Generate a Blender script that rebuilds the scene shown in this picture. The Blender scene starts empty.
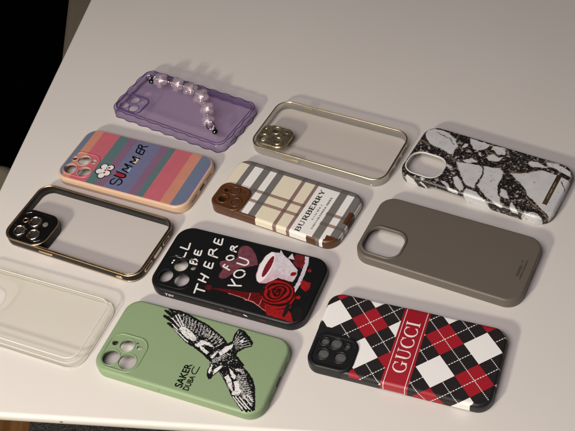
import bpy, bmesh, math, json, random
import numpy as np
from mathutils import Vector, Matrix

# ------------------------------------------------------------------ camera, light, exposure
SC = bpy.context.scene
COL = SC.collection
MM = 0.001
FOC, PITCH, ROLL, CAM_H = 952.51, math.radians(47.572), math.radians(9.259), 0.69582
cam_d = bpy.data.cameras.new('camera'); cam = bpy.data.objects.new('camera', cam_d); COL.objects.link(cam)
cam_d.sensor_width = 36.0; cam_d.lens = FOC / 575 * 36.0; cam_d.clip_start = 0.01; cam_d.clip_end = 50
_fw = Vector((0, math.cos(PITCH), -math.sin(PITCH))); _up = Vector((0, math.sin(PITCH), math.cos(PITCH))); _rt = Vector((1, 0, 0))
_c, _s = math.cos(ROLL), math.sin(ROLL)
_r2 = _rt * _c - _up * _s; _u2 = _rt * _s + _up * _c
cam.matrix_world = Matrix(((_r2.x, _u2.x, -_fw.x, 0), (_r2.y, _u2.y, -_fw.y, 0), (_r2.z, _u2.z, -_fw.z, CAM_H), (0, 0, 0, 1)))
SC.camera = cam

W = bpy.data.worlds.new('World'); SC.world = W; W.use_nodes = True
wn = W.node_tree; wn.nodes.clear()
w_out = wn.nodes.new('ShaderNodeOutputWorld'); w_bg = wn.nodes.new('ShaderNodeBackground')
w_tc = wn.nodes.new('ShaderNodeTexCoord'); w_sep = wn.nodes.new('ShaderNodeSeparateXYZ'); w_rmp = wn.nodes.new('ShaderNodeValToRGB')
wn.links.new(w_tc.outputs['Generated'], w_sep.inputs[0]); wn.links.new(w_sep.outputs['Z'], w_rmp.inputs[0])
wn.links.new(w_rmp.outputs[0], w_bg.inputs[0]); wn.links.new(w_bg.outputs[0], w_out.inputs[0])
w_rmp.color_ramp.elements[0].position = 0.0; w_rmp.color_ramp.elements[0].color = (0.09, 0.082, 0.078, 1)
w_rmp.color_ramp.elements[1].position = 0.9; w_rmp.color_ramp.elements[1].color = (0.36, 0.33, 0.40, 1)
w_bg.inputs[1].default_value = 0.10

lamp_d = bpy.data.lights.new('desk_lamp_light', 'POINT'); lamp = bpy.data.objects.new('desk_lamp_light', lamp_d); COL.objects.link(lamp)
lamp.location = (-0.85, -0.32, 0.60); lamp_d.energy = 52.0; lamp_d.color = (1.0, 0.96, 0.79); lamp_d.shadow_soft_size = 0.065
soft_d = bpy.data.lights.new('fill_light', 'AREA'); soft = bpy.data.objects.new('fill_light', soft_d); COL.objects.link(soft)   # added overhead fill that lightens the shadows of the cases
soft_d.shape = 'DISK'; soft_d.size = 0.9; soft_d.energy = 12.5; soft_d.color = (1.0, 0.915, 0.92)
soft.location = (-0.45, 0.05, 1.10); soft.rotation_euler = (Vector((-.25, .35, 0)) - soft.location).to_track_quat('-Z', 'Y').to_euler()

SC.view_settings.view_transform = 'Standard'; SC.view_settings.look = 'None'; SC.view_settings.exposure = 0.07; SC.view_settings.gamma = 1
SC.cycles.transparent_max_bounces = 40; SC.cycles.max_bounces = 10

random.seed(4); RNG = np.random.default_rng(4)
ART = json.loads('''{"rose":{"letters":[[[-66.2,-7.8],[-66.2,-7.2]],[[-66.1,-4.9],[-65.9,-4.3]],[[-66.9,1.1],[-60.3,0.7],[-58.2,2.0],[-58.9,7.6]],[[-67.3,12.3],[-58.4,11.4],[-59.1,14.0],[-60.2,19.2]],[[-42.8,-2.7],[-49.8,-2.9],[-51.0,1.8],[-48.7,1.4],[-46.4,-2.2]],[[-46.3,-2.4],[-48.4,1.5],[-46.9,3.4],[-44.0,1.4],[-42.8,-2.7]],[[-51.4,13.2],[-51.0,8.6],[-44.2,8.0],[-45.4,14.2]],[[-47.5,8.6],[-48.2,12.7]],[[-30.2,-33.7],[-31.7,-23.4]],[[-30.6,-28.8],[-21.8,-29.1]],[[-33.1,-18.3],[-25.3,-19.4]],[[-33.8,-11.3],[-25.0,-13.8]],[[-28.9,-19.1],[-29.1,-12.4]],[[-35.7,3.0],[-35.6,-2.0],[-26.6,-3.1],[-28.1,3.4]],[[-31.1,-2.2],[-31.5,2.4]],[[-27.2,10.8],[-37.1,11.8],[-38.6,18.2],[-35.0,18.1],[-32.8,11.9]],[[-34.2,16.2],[-32.0,20.2]],[[-39.0,31.8],[-38.7,27.2],[-29.9,25.9],[-31.9,33.6]],[[-34.3,26.8],[-35.1,31.5]],[[-9.7,0.4],[-17.7,2.7],[-16.6,5.3]],[[-13.9,2.0],[-13.2,4.3]],[[-12.7,22.4],[-19.3,23.5],[-20.0,28.1],[-17.3,27.9],[-15.9,23.1]],[[-17.0,25.4],[-14.6,29.3]],[[-3.2,-16.4],[8.5,-13.4]],[[-3.2,-9.0],[3.4,-14.6]],[[-6.1,10.2],[2.2,9.7],[4.5,12.4],[3.6,15.3],[0.9,16.6],[-6.9,17.3]],[[-11.8,16.0],[-11.5,15.1],[-11.5,14.1],[-11.9,13.1],[-12.6,12.2],[-13.5,11.5],[-14.6,11.1],[-15.7,10.9],[-16.8,11.0],[-17.7,11.5],[-18.4,12.2],[-18.7,13.1],[-18.7,14.1],[-18.4,15.1],[-17.7,16.0],[-16.7,16.7],[-15.6,17.1],[-14.5,17.3],[-13.4,17.1],[-12.5,16.7],[-11.8,16.0]],[[5.8,1.9],[6.4,0.6],[6.4,-0.9],[6.0,-2.4],[5.0,-3.7],[3.8,-4.8],[2.3,-5.5],[0.6,-5.8],[-0.9,-5.6],[-2.3,-4.9],[-3.3,-3.9],[-3.8,-2.6],[-3.9,-1.1],[-3.4,0.4],[-2.5,1.7],[-1.2,2.8],[0.3,3.5],[1.9,3.8],[3.5,3.6],[4.8,2.9],[5.8,1.9]]],"heart":[[[-8.9,17.8],[-10.8,23.0],[-11.5,28.2],[-9.7,31.4],[-6.2,32.7],[-0.2,31.2],[6.4,25.3],[12.2,17.2],[13.2,14.0],[5.8,9.4],[-1.7,5.7],[-5.2,-2.0],[-8.7,-9.3],[-13.0,-11.3],[-16.1,-9.5],[-17.0,-5.0],[-15.9,-0.0],[-19.6,1.8],[-22.4,5.2],[-21.6,8.6],[-16.8,10.8],[-12.0,10.5],[-9.3,14.9]]],"cup":[[[19.5,-2.6],[16.7,2.0],[14.7,15.2],[16.5,27.0],[19.9,32.6],[23.2,33.0],[29.2,33.7],[31.2,32.9],[39.8,28.5],[52.0,19.1],[53.2,12.0],[52.1,4.9],[42.6,5.3],[35.6,3.1],[29.5,-3.5],[23.5,-5.4]]],"spike":[[[28.1,32.7],[27.3,37.4],[32.9,32.1]],[[37.5,29.9],[39.4,36.6],[44.3,29.9]]],"rim":[[[21.9,32.6],[23.7,31.2],[25.4,28.0],[26.6,23.5],[27.4,18.1],[27.6,12.3],[27.2,6.8],[26.4,1.9],[25.0,-1.8],[23.4,-3.9],[21.6,-4.3],[19.8,-3.0],[18.2,0.0],[16.9,4.4],[16.1,9.7],[15.8,15.5],[16.1,21.2],[17.0,26.2],[18.4,30.0],[20.0,32.2],[21.9,32.6]]],"tea":[[[23.8,28.5],[24.7,27.6],[25.4,25.4],[26.0,22.3],[26.3,18.5],[26.3,14.3],[26.0,10.3],[25.5,6.8],[24.8,4.0],[24.0,2.4],[23.1,2.0],[22.3,2.9],[21.5,5.0],[21.0,8.1],[20.7,11.8],[20.6,16.0],[20.9,20.0],[21.4,23.6],[22.1,26.4],[22.9,28.1],[23.8,28.5]]],"darkrose":[[[44.8,25.9],[42.8,33.7],[44.1,37.6],[50.8,37.5],[55.3,29.1],[54.7,22.0],[48.8,22.9]]],"saucer":[[[54.2,37.1],[56.5,29.5],[57.7,20.2],[58.5,6.8],[57.2,-4.9]]],"petal":[[[52.1,15.8],[52.3,15.1],[52.3,14.4],[52.0,13.5],[51.5,12.8],[50.8,12.1],[50.0,11.6],[49.1,11.4],[48.3,11.4],[47.6,11.7],[47.1,12.1],[46.8,12.8],[46.8,13.6],[47.1,14.4],[47.6,15.2],[48.4,15.8],[49.2,16.3],[50.0,16.6],[50.9,16.6],[51.6,16.3],[52.1,15.8]],[[59.3,7.8],[61.7,9.9],[68.8,8.7],[70.1,2.4],[67.4,-1.7],[61.9,1.2]],[[64.1,22.4],[64.2,21.9],[64.2,21.3],[64.0,20.8],[63.6,20.5],[63.2,20.2],[62.7,20.2],[62.1,20.3],[61.6,20.5],[61.2,21.0],[61.0,21.4],[60.8,22.0],[60.9,22.6],[61.1,23.0],[61.4,23.4],[61.9,23.7],[62.4,23.7],[62.9,23.6],[63.4,23.4],[63.8,22.9],[64.1,22.4]],[[65.8,-9.2],[65.9,-9.8],[65.8,-10.4],[65.5,-11.0],[65.1,-11.4],[64.5,-11.7],[63.8,-11.8],[63.2,-11.7],[62.5,-11.4],[62.0,-11.0],[61.7,-10.4],[61.6,-9.8],[61.6,-9.2],[61.9,-8.6],[62.4,-8.2],[63.0,-7.9],[63.6,-7.8],[64.3,-7.8],[64.9,-8.1],[65.4,-8.6],[65.8,-9.2]]],"rose":[[[28.7,-12.8],[29.3,-5.6],[32.2,-0.6],[38.0,5.6],[48.5,4.4],[57.2,-0.9],[61.2,-11.6],[61.3,-23.2],[51.9,-28.1],[40.4,-27.9],[33.1,-22.4]]],"rosec":[[[43.3,-9.2]]],"low":[[[36.8,-27.1],[44.0,-36.4],[56.3,-36.7],[69.7,-36.8],[64.1,-28.1],[56.6,-23.7]]],"leaf":[[[55.6,-15.3],[59.9,-19.8],[61.2,-29.0],[59.7,-34.3],[57.3,-33.2],[57.0,-24.6]],[[74.5,-26.8],[74.5,-28.8],[74.0,-30.6],[73.0,-32.0],[71.8,-32.8],[70.4,-33.0],[68.9,-32.5],[67.5,-31.4],[66.3,-29.8],[65.5,-27.9],[65.1,-25.8],[65.1,-23.8],[65.7,-22.0],[66.6,-20.6],[67.8,-19.8],[69.3,-19.6],[70.8,-20.1],[72.2,-21.2],[73.3,-22.8],[74.1,-24.7],[74.5,-26.8]]],"tower":[[[-17.0,-23.6],[-1.3,-20.5],[18.1,-18.4],[27.4,-15.5],[32.1,-18.7],[40.0,-28.0],[33.4,-29.4],[26.3,-27.1],[12.0,-25.0],[-5.2,-24.4]],[[-24.1,-24.2],[-22.5,-21.7],[-18.2,-21.0],[-16.2,-25.2],[-20.4,-27.1]],[[15.3,-20.0],[21.0,-17.5],[30.3,-18.6],[38.7,-25.1],[43.3,-33.4],[34.1,-29.8],[26.0,-26.5],[18.4,-26.9]]],"tline":[[[18.4,-26.9],[26.0,-26.5],[34.1,-29.8],[42.8,-33.6]],[[21.6,-26.6],[20.0,-18.5]],[[32.9,-29.6],[32.8,-21.8]],[[21.2,-25.4],[20.2,-18.2]],[[0.6,-24.6],[12.0,-25.0],[26.3,-27.1],[33.4,-29.4]]]},"green":{"sil":[[[-1.3,6.6],[-8.8,8.5],[-19.2,13.9],[-28.8,19.7],[-35.3,22.0],[-35.7,23.5],[-30.4,24.0],[-42.4,28.3],[-43.0,30.4],[-34.4,29.8],[-44.3,34.2],[-44.0,35.8],[-40.3,35.8],[-33.1,32.4],[-41.8,37.8],[-37.0,38.4],[-30.5,39.1],[-23.2,38.1],[-16.9,36.8],[-10.4,35.0],[-3.0,33.5],[3.4,31.6],[10.5,28.2],[17.3,25.3],[15.8,26.1],[23.0,22.2],[26.6,19.4],[29.1,22.6],[28.2,30.0],[29.6,36.7],[35.3,36.0],[42.9,30.9],[47.6,26.6],[48.0,22.7],[42.6,19.2],[38.6,13.7],[38.4,10.6],[43.7,7.0],[49.7,2.9],[48.7,1.5],[55.8,-2.7],[62.0,-7.6],[66.0,-13.2],[69.4,-20.0],[72.3,-26.9],[75.3,-34.6],[73.7,-36.2],[71.9,-34.3],[72.1,-37.6],[70.0,-36.3],[69.8,-38.9],[66.2,-36.7],[65.3,-38.9],[60.6,-35.2],[51.6,-28.6],[46.0,-23.1],[40.1,-17.0],[31.8,-10.3],[31.2,-8.8],[30.0,-10.9],[27.8,-15.2],[27.2,-18.5],[25.3,-19.1],[22.4,-16.3],[21.0,-12.1],[21.0,-7.4],[19.3,-2.6],[11.4,1.6],[3.2,5.0]]],"white":[[[-22.3,20.2],[-21.6,23.2],[-17.9,23.7],[-9.2,20.8],[-2.8,16.6],[-2.0,13.7],[-4.1,12.4],[-11.2,13.3],[-17.9,16.8]],[[-1.6,9.5],[3.2,15.7],[11.0,15.3],[14.9,11.6],[7.0,12.2],[2.5,7.8]],[[1.1,15.3],[6.3,15.7],[12.7,13.8],[16.7,12.2],[8.9,12.6],[2.1,13.2]],[[3.3,10.5],[8.9,8.0],[14.2,6.0],[13.4,3.1],[5.2,6.6]],[[22.6,8.7],[25.9,15.8],[31.3,20.2],[32.0,16.5],[28.5,9.9],[25.3,5.3]],[[17.3,1.9],[20.3,9.1],[22.1,8.7],[19.8,0.8]],[[34.8,24.7],[37.2,26.7],[39.6,25.0],[37.7,23.2]],[[20.0,-3.5],[23.1,-5.5],[24.2,-11.0],[23.6,-14.2],[22.2,-12.8],[21.6,-8.3]],[[25.9,-8.7],[29.8,-3.4],[32.1,-3.8],[29.6,-9.9],[27.3,-14.2]],[[37.8,-13.1],[39.9,-9.5],[44.7,-14.3],[48.3,-20.1],[51.0,-23.8],[48.8,-23.6],[43.7,-19.2]],[[38.3,-3.6],[42.0,-5.9],[46.8,-9.0],[47.1,-12.6],[43.8,-11.2],[40.6,-7.5]],[[47.2,-14.7],[50.7,-12.6],[54.6,-19.2],[57.6,-21.6],[56.7,-26.2],[50.8,-27.0],[49.8,-24.7],[51.9,-22.9],[50.1,-19.5]]],"wline":[[[52.5,-28.3],[66.3,-37.7]],[[54.7,-27.6],[67.9,-35.6]],[[58.1,-27.1],[70.8,-35.2]],[[60.8,-25.1],[71.3,-31.7]],[[63.5,-23.1],[70.5,-27.5]],[[-33.8,25.2],[-22.9,19.0]],[[-32.7,28.7],[-23.0,22.8]],[[-31.9,32.8],[-21.1,23.4]],[[-40.4,31.5],[-32.7,28.7]],[[-30.0,34.7],[-19.4,24.5]],[[6.8,3.1],[20.2,-3.5]],[[33.2,-11.0],[46.4,-22.9]],[[-27.6,19.4],[-8.4,9.8]]],"feath":[[[-20.9,24.1],[-22.5,30.6],[-25.4,36.8]],[[-17.8,23.6],[-19.2,29.8],[-21.8,35.8]],[[-14.7,23.1],[-15.9,29.0],[-18.3,34.7]],[[-11.6,22.6],[-12.6,28.3],[-14.8,33.7]],[[-8.6,22.1],[-9.3,27.5],[-11.2,32.7]],[[-5.5,21.6],[-6.0,26.8],[-7.8,31.6]],[[-2.5,21.1],[-2.8,26.0],[-4.3,30.6]],[[0.6,20.6],[0.5,25.3],[-0.8,29.6]],[[3.6,20.1],[3.7,24.5],[2.6,28.6]],[[6.6,19.6],[6.9,23.8],[6.1,27.6]],[[9.6,19.2],[10.1,23.0],[9.5,26.6]],[[12.6,18.7],[13.3,22.3],[12.9,25.6]],[[15.6,18.2],[16.5,21.6],[16.3,24.6]],[[18.6,17.7],[19.7,20.8],[19.7,23.6]],[[1.4,21.6],[2.4,28.8]],[[4.8,20.0],[6.5,27.1]],[[8.2,18.3],[10.6,25.4]],[[11.6,16.7],[14.7,23.7]],[[15.0,15.0],[18.7,22.0]],[[18.3,13.4],[22.8,20.3]],[[43.4,-3.1],[50.3,-0.9]],[[43.4,-3.1],[51.6,-2.6]],[[43.4,-3.1],[53.0,-4.3]],[[47.7,-9.1],[54.3,-6.0]],[[48.7,-10.4],[55.6,-7.6]],[[49.7,-11.8],[56.9,-9.3]],[[50.7,-13.1],[58.2,-11.0]],[[51.6,-14.5],[59.6,-12.6]],[[52.6,-15.8],[60.9,-14.3]],[[53.6,-17.1],[62.2,-15.9]],[[54.6,-18.5],[63.5,-17.6]],[[55.5,-19.8],[64.8,-19.2]],[[56.5,-21.1],[66.0,-20.8]],[[57.5,-22.4],[67.3,-22.5]],[[58.4,-23.7],[68.6,-24.1]],[[59.4,-25.0],[69.9,-25.7]],[[60.3,-26.4],[71.2,-27.3]],[[30.6,22.1],[30.5,34.5]],[[31.5,21.3],[33.3,32.7]],[[32.4,20.5],[36.0,30.9]],[[33.3,19.6],[38.7,29.1]],[[34.2,18.8],[41.4,27.4]],[[35.1,18.0],[44.1,25.6]],[[36.0,17.1],[46.8,23.8]],[[20.4,-0.5],[25.1,-1.4]],[[21.7,1.0],[26.4,0.1]],[[23.0,2.4],[27.7,1.5]],[[24.4,3.9],[29.1,3.0]],[[25.7,5.3],[30.4,4.4]],[[27.0,6.8],[31.7,5.9]],[[28.4,8.2],[33.0,7.3]],[[29.7,9.7],[34.4,8.8]]],"axes":[[[18.0,2.4]]],"saker":[[[-0.2,-34.6],[-0.6,-10.7],[6.0,-9.8],[7.2,-34.5]]],"duba":[[[8.1,-35.3],[8.8,-20.1],[13.7,-20.3],[13.9,-35.2]]],"hook":[[[8.1,-11.5],[7.7,-15.7],[9.7,-18.6],[12.7,-18.2],[13.0,-10.5]]]},"stripe":{"st":[[[-11.8,-21.9],[-14.6,-25.3],[-12.5,-30.2],[-8.3,-29.8],[-8.1,-25.2],[-7.4,-21.0],[-2.7,-22.0],[-0.9,-26.4],[-3.6,-29.8]],[[-15.0,-18.2],[-5.4,-19.4],[-1.6,-17.2],[-3.1,-13.6],[-15.3,-12.4]],[[-2.6,-10.4],[-11.8,-7.9],[-4.8,-4.3],[-13.0,0.3],[-2.6,-1.5]],[[-2.2,3.1],[-9.7,4.5],[-3.1,7.4],[-10.5,12.6],[-0.6,11.7]],[[-11.0,24.3],[-10.0,19.3],[-0.9,17.4],[-1.7,23.7]],[[-5.6,18.4],[-6.4,23.4]],[[-2.1,24.4],[-11.1,26.0],[-12.3,30.5],[-8.2,30.2],[-6.5,25.3]],[[-7.6,28.0],[-1.6,30.8]]],"red":[[[-14.4,-17.6],[-14.9,-12.7],[-3.6,-13.8],[-2.4,-17.1],[-5.6,-19.2]]],"blue":[[[-4.1,-10.1],[-4.6,-4.6],[-2.7,-1.9],[-1.8,-9.3]]],"yel":[[[-5.8,4.0],[-3.4,7.4],[-5.0,13.8],[-1.0,11.6],[-1.6,3.2]]],"petal":[[[-31.6,-10.2]],[[-24.3,-9.7]],[[-33.6,-17.8]],[[-28.0,-22.8]],[[-23.8,-18.1]],[[-28.6,-15.7]]],"dot":[[[-25.5,-10.4]],[[-26.8,-18.2]],[[-27.5,-14.6]]]},"marble":{"white":[[[-76.0,24.0],[-75.5,29.7],[-71.1,33.8],[-63.0,35.1],[-53.7,33.7],[-45.2,28.4],[-37.9,20.0],[-39.0,14.2],[-37.7,7.0],[-41.5,6.1],[-48.9,9.0],[-58.0,10.3],[-64.8,11.7],[-71.5,16.9]],[[-32.1,35.4],[-10.0,34.9],[-9.8,31.5],[-12.3,26.0],[-16.9,22.6],[-21.4,22.0],[-28.1,27.9]],[[-34.3,19.8],[-33.0,26.6],[-29.6,27.2],[-29.0,23.0],[-31.8,19.6]],[[-6.9,34.5],[6.1,35.9],[9.6,27.0],[2.7,23.9],[-2.4,27.8],[-6.3,28.7]],[[-17.1,20.4],[-14.0,20.0],[-10.9,15.4],[-14.3,16.4]],[[-27.8,20.1],[-22.7,18.0],[-21.6,16.7],[-26.6,18.8]],[[-30.1,8.6],[-25.9,8.7],[-26.8,6.6]],[[-6.9,17.1],[-2.9,23.2],[5.1,20.7],[9.3,23.4],[6.2,15.2],[-2.3,13.1]],[[-27.1,3.0],[-18.5,9.4],[-11.7,7.3],[-19.7,1.1]],[[-31.4,-0.9],[-25.0,-0.3],[-8.9,3.5],[-4.6,1.1],[-1.9,-3.5],[-1.0,-14.0],[-2.4,-20.4],[-0.5,-27.7],[-10.0,-27.1],[-16.2,-20.8],[-22.3,-13.5],[-26.9,-7.1]],[[-4.4,3.8],[4.4,5.2],[12.1,7.7],[16.3,3.8],[18.3,-3.7],[17.8,-13.8],[22.2,-24.8],[28.9,-34.5],[32.5,-40.8],[29.9,-41.2],[21.6,-37.1],[13.4,-33.6],[4.6,-26.2],[-0.1,-22.6],[0.5,-15.0],[-0.0,-5.2]],[[-26.0,-22.7],[-22.6,-19.5],[-17.4,-22.2],[-10.6,-29.8],[-9.8,-34.4],[-12.1,-37.1],[-18.7,-32.7]],[[-8.0,-40.0],[-7.8,-31.0],[2.2,-31.4],[9.8,-36.0],[14.6,-39.4],[20.5,-45.5],[22.5,-47.7],[9.5,-48.9],[-4.8,-47.4]],[[-42.4,-7.1],[-36.1,-7.8],[-31.2,-10.7],[-33.4,-12.5],[-38.5,-10.5]],[[-30.2,-23.8],[-27.0,-23.1],[-27.0,-25.7]],[[-29.7,-16.8],[-26.5,-16.2],[-26.5,-18.8]],[[-25.6,-38.2],[-15.9,-40.4],[-12.8,-42.2],[-23.0,-40.3]],[[-33.4,-32.7],[-27.9,-31.8],[-22.5,-36.0],[-26.0,-36.0],[-30.2,-34.5]],[[32.7,25.3],[36.3,29.5],[43.0,29.9],[53.1,26.8],[49.3,25.1],[43.2,23.2],[37.6,21.6]],[[46.8,35.0],[61.0,36.2],[63.8,28.2],[58.8,28.2],[52.1,29.7]],[[22.3,6.0],[32.3,8.7],[43.0,16.5],[49.6,21.4],[63.3,20.6],[79.2,17.9],[83.8,16.3],[86.4,1.8],[81.4,-36.6],[76.2,-33.2],[57.0,-21.0],[48.3,-15.4],[40.8,-6.7],[29.6,0.5]],[[53.6,33.8],[65.3,33.9],[74.0,30.3],[79.4,22.9],[68.3,25.3],[58.8,28.5]],[[37.5,-35.3],[38.5,-29.3],[46.2,-37.6],[48.7,-42.7],[42.2,-41.8],[39.1,-39.3]],[[22.9,-21.2],[30.3,-22.7],[33.9,-27.5],[30.5,-29.0],[25.1,-26.6]],[[51.5,-43.0],[54.9,-37.5],[60.0,-33.7],[65.8,-34.8],[74.7,-41.5],[78.7,-45.0],[73.9,-47.9],[66.0,-47.0],[58.9,-48.0],[52.8,-47.7]],[[-71.8,-41.6],[-67.8,-37.2],[-60.2,-40.5],[-54.3,-47.9],[-60.9,-49.2],[-68.5,-48.5]],[[-54.6,-42.2],[-52.9,-40.6],[-44.0,-45.7],[-44.6,-47.7]],[[-55.5,-35.1],[-52.0,-33.5],[-49.2,-35.6],[-51.6,-38.4]],[[-34.4,-31.5],[-31.2,-30.8],[-22.9,-36.2],[-13.7,-38.6],[-12.5,-41.3],[-22.7,-39.4],[-30.6,-34.7]],[[22.2,-17.5],[28.5,-18.3],[34.6,-27.6],[30.0,-28.5],[23.9,-24.0]]],"brown":[[[21.7,7.8],[27.4,7.8],[37.4,11.5],[42.8,18.1]],[[-6.5,23.4],[-2.2,24.4],[0.2,22.8]],[[-38.2,2.4],[-33.9,0.8],[-33.6,-2.5]],[[-76.5,12.9],[-70.0,12.2],[-65.2,9.8]],[[49.0,-19.0],[57.6,-24.6],[67.1,-29.6],[77.0,-35.9]],[[52.9,-43.8],[57.4,-35.6],[66.3,-36.2]],[[-59.8,-41.2],[-56.1,-45.4]]],"vein":[[[70.6,14.0],[78.9,4.4]],[[-65.8,30.2],[-58.5,28.0],[-50.7,26.9],[-43.0,20.4]],[[-4.6,1.1],[-1.5,-2.5],[-0.4,-8.7],[-1.8,-19.3]],[[-8.1,-30.3],[1.6,-30.0],[13.2,-36.1],[22.9,-40.4]],[[56.4,35.0],[48.3,33.9],[40.8,35.7]]]}}''')

# ------------------------------------------------------------------ colour and node helpers
def lin(r, g, b, k=1.0):
    f = lambda c: (c / 255 / 12.92 if c <= 10 else ((c / 255 + 0.055) / 1.055) ** 2.4) * k
    return (f(r), f(g), f(b), 1.0)

class Nodes:
    def __init__(self, name):
        self.m = bpy.data.materials.new(name); self.m.use_nodes = True
        self.t = self.m.node_tree; self.t.nodes.clear()
        self.out = self.t.nodes.new('ShaderNodeOutputMaterial')
    def n(self, typ, **kw):
        x = self.t.nodes.new(typ)
        for k, v in kw.items(): setattr(x, k, v)
        return x
    def link(self, a, b): self.t.links.new(a, b)
    def put(self, sock, v):
        if isinstance(v, bpy.types.NodeSocket): self.link(v, sock)
        else: sock.default_value = v
    def math(self, op, a, b=None, c=None):
        x = self.n('ShaderNodeMath', operation=op)
        for i, v in enumerate((a, b, c)):
            if v is not None: self.put(x.inputs[i], v)
        return x.outputs[0]
    def mix(self, fac, a, b, blend='MIX'):
        x = self.n('ShaderNodeMix', data_type='RGBA', blend_type=blend)
        self.put(x.inputs['Factor'], fac); self.put(x.inputs['A'], a); self.put(x.inputs['B'], b)
        return x.outputs['Result']
    def obj(self):
        x = self.n('ShaderNodeTexCoord'); s = self.n('ShaderNodeSeparateXYZ')
        self.link(x.outputs['Object'], s.inputs[0])
        k = lambda i: self.math('MULTIPLY', s.outputs[i], 1000.0)
        return x.outputs['Object'], k(0), k(1), k(2)
    def noise(self, vec, scale, detail=3, rough=0.5):
        x = self.n('ShaderNodeTexNoise'); self.link(vec, x.inputs['Vector'])
        x.inputs['Scale'].default_value = scale; x.inputs['Detail'].default_value = detail; x.inputs['Roughness'].default_value = rough
        return x.outputs['Fac']
    def ramp(self, v, lo, hi, stops, interp='CONSTANT'):
        mr = self.n('ShaderNodeMapRange'); self.put(mr.inputs[0], v)
        mr.inputs[1].default_value = lo; mr.inputs[2].default_value = hi
        r = self.n('ShaderNodeValToRGB'); r.color_ramp.interpolation = interp
        self.link(mr.outputs[0], r.inputs[0])
        e = r.color_ramp.elements
        ps = [((p - lo) / (hi - lo), c) for p, c in stops]
        e[0].position = max(0, ps[0][0]); e[0].color = ps[0][1]; e[1].position = ps[1][0]; e[1].color = ps[1][1]
        for p, c in ps[2:]:
            x = e.new(p); x.color = c
        return r.outputs[0]
    def bump(self, h, strength=0.3, dist=0.0002):
        b = self.n('ShaderNodeBump'); b.inputs['Strength'].default_value = strength; b.inputs['Distance'].default_value = dist
        self.link(h, b.inputs['Height']); return b.outputs[0]
    def pbr(self, color, rough=0.5, metal=0.0, spec=0.5, normal=None, coat=0.0):
        p = self.n('ShaderNodeBsdfPrincipled')
        self.put(p.inputs['Base Color'], color); self.put(p.inputs['Roughness'], rough); self.put(p.inputs['Metallic'], metal)
        p.inputs['Specular IOR Level'].default_value = spec; p.inputs['Coat Weight'].default_value = coat
        if normal is not None: self.link(normal, p.inputs['Normal'])
        self.link(p.outputs[0], self.out.inputs[0]); return self.m

def plain(name, color, rough=0.5, metal=0.0, spec=0.5, grain=0.06, gscale=900, bump=0.08, coat=0.0):
    N = Nodes(name); v, x, y, z = N.obj()
    f = N.noise(v, gscale, 3, 0.6)
    big = N.noise(v, 35, 3, 0.55)
    dark = tuple(c * (1 - grain) for c in color[:3]) + (1,); lite = tuple(min(1, c * (1 + grain)) for c in color[:3]) + (1,)
    col = N.mix(N.math('MULTIPLY_ADD', big, 0.6, N.math('MULTIPLY', f, 0.4)), dark, lite)
    lint = N.noise(v, 2600, 1, .5); patch = N.noise(v, 60, 4, .7)
    col = N.mix(N.math('MULTIPLY', N.math('GREATER_THAN', lint, .80), .30), col, (.45, .43, .40, 1))
    ro = N.math('MULTIPLY_ADD', patch, 0.22, rough - 0.11)
    return N.pbr(col, ro, metal, spec, N.bump(f, bump, 0.00015), coat)

def clear(name, tint, edge, rough=0.06, spec=1.0, haze=None, haze_amt=0.0):
    """thin clear plastic: a tinted sheet that lets light through, with a glossy surface; thicker looking at grazing angles"""
    N = Nodes(name)
    lw = N.n('ShaderNodeLayerWeight'); lw.inputs[0].default_value = 0.35
    col = N.mix(lw.outputs['Facing'], tint, edge)
    tr = N.n('ShaderNodeBsdfTransparent'); N.put(tr.inputs[0], col)
    gl = N.n('ShaderNodeBsdfGlossy'); gl.inputs['Roughness'].default_value = rough; gl.inputs['Color'].default_value = (0.9, 0.9, 0.9, 1)
    fc = N.n('ShaderNodeLayerWeight'); fc.inputs[0].default_value = 0.5
    fr = N.math('MULTIPLY_ADD', N.math('POWER', fc.outputs['Facing'], 5.0), .96, .035)
    mx = N.n('ShaderNodeMixShader'); N.put(mx.inputs[0], N.math('MINIMUM', N.math('MULTIPLY', fr, spec), .9)); N.link(tr.outputs[0], mx.inputs[1]); N.link(gl.outputs[0], mx.inputs[2])
    end = mx.outputs[0]
    if haze:
        df = N.n('ShaderNodeBsdfDiffuse'); df.inputs[0].default_value = haze
        m2 = N.n('ShaderNodeMixShader'); m2.inputs[0].default_value = haze_amt
        N.link(end, m2.inputs[1]); N.link(df.outputs[0], m2.inputs[2]); end = m2.outputs[0]
    N.link(end, N.out.inputs[0]); return N.m

def printed(name, rough=0.4, coat=0.0, spec=0.4):
    """ink laid down per point of the mesh (albedo only)"""
    N = Nodes(name); a = N.n('ShaderNodeAttribute', attribute_name='ink')
    v, x, y, z = N.obj(); f = N.noise(v, 1200, 2)
    col = N.mix(N.math('MULTIPLY', f, 0.12), a.outputs['Color'], (0.02, 0.02, 0.02, 1))
    return N.pbr(col, rough, 0, spec, None, coat)

# ------------------------------------------------------------------ object helpers
def thing(name, label, cat, loc, yaw=0.0, group=None):
    o = bpy.data.objects.new(name, None); COL.objects.link(o); o.empty_display_size = 0.02
    o.location = loc; o.rotation_euler = (0, 0, yaw); o['label'] = label; o['category'] = cat
    if group: o['group'] = group
    return o

def link(name, me, mat, parent=None, label=None):
    o = bpy.data.objects.new(name, me); COL.objects.link(o)
    for m in (mat if isinstance(mat, (list, tuple)) else [mat]): me.materials.append(m)
    if parent is not None: o.parent = parent
    if label: o['label'] = label
    return o

def from_bm(name, bm, mat, parent=None, smooth=True, label=None, angle=None):
    bmesh.ops.recalc_face_normals(bm, faces=bm.faces)
    me = bpy.data.meshes.new(name)
    if angle is not None:
        for e in bm.edges:
            if len(e.link_faces) == 2 and e.calc_face_angle(0) > angle: e.smooth = False
        for f in bm.faces: f.smooth = True
    bm.to_mesh(me); bm.free()
    return link(name, me, mat, parent, label)

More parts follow.
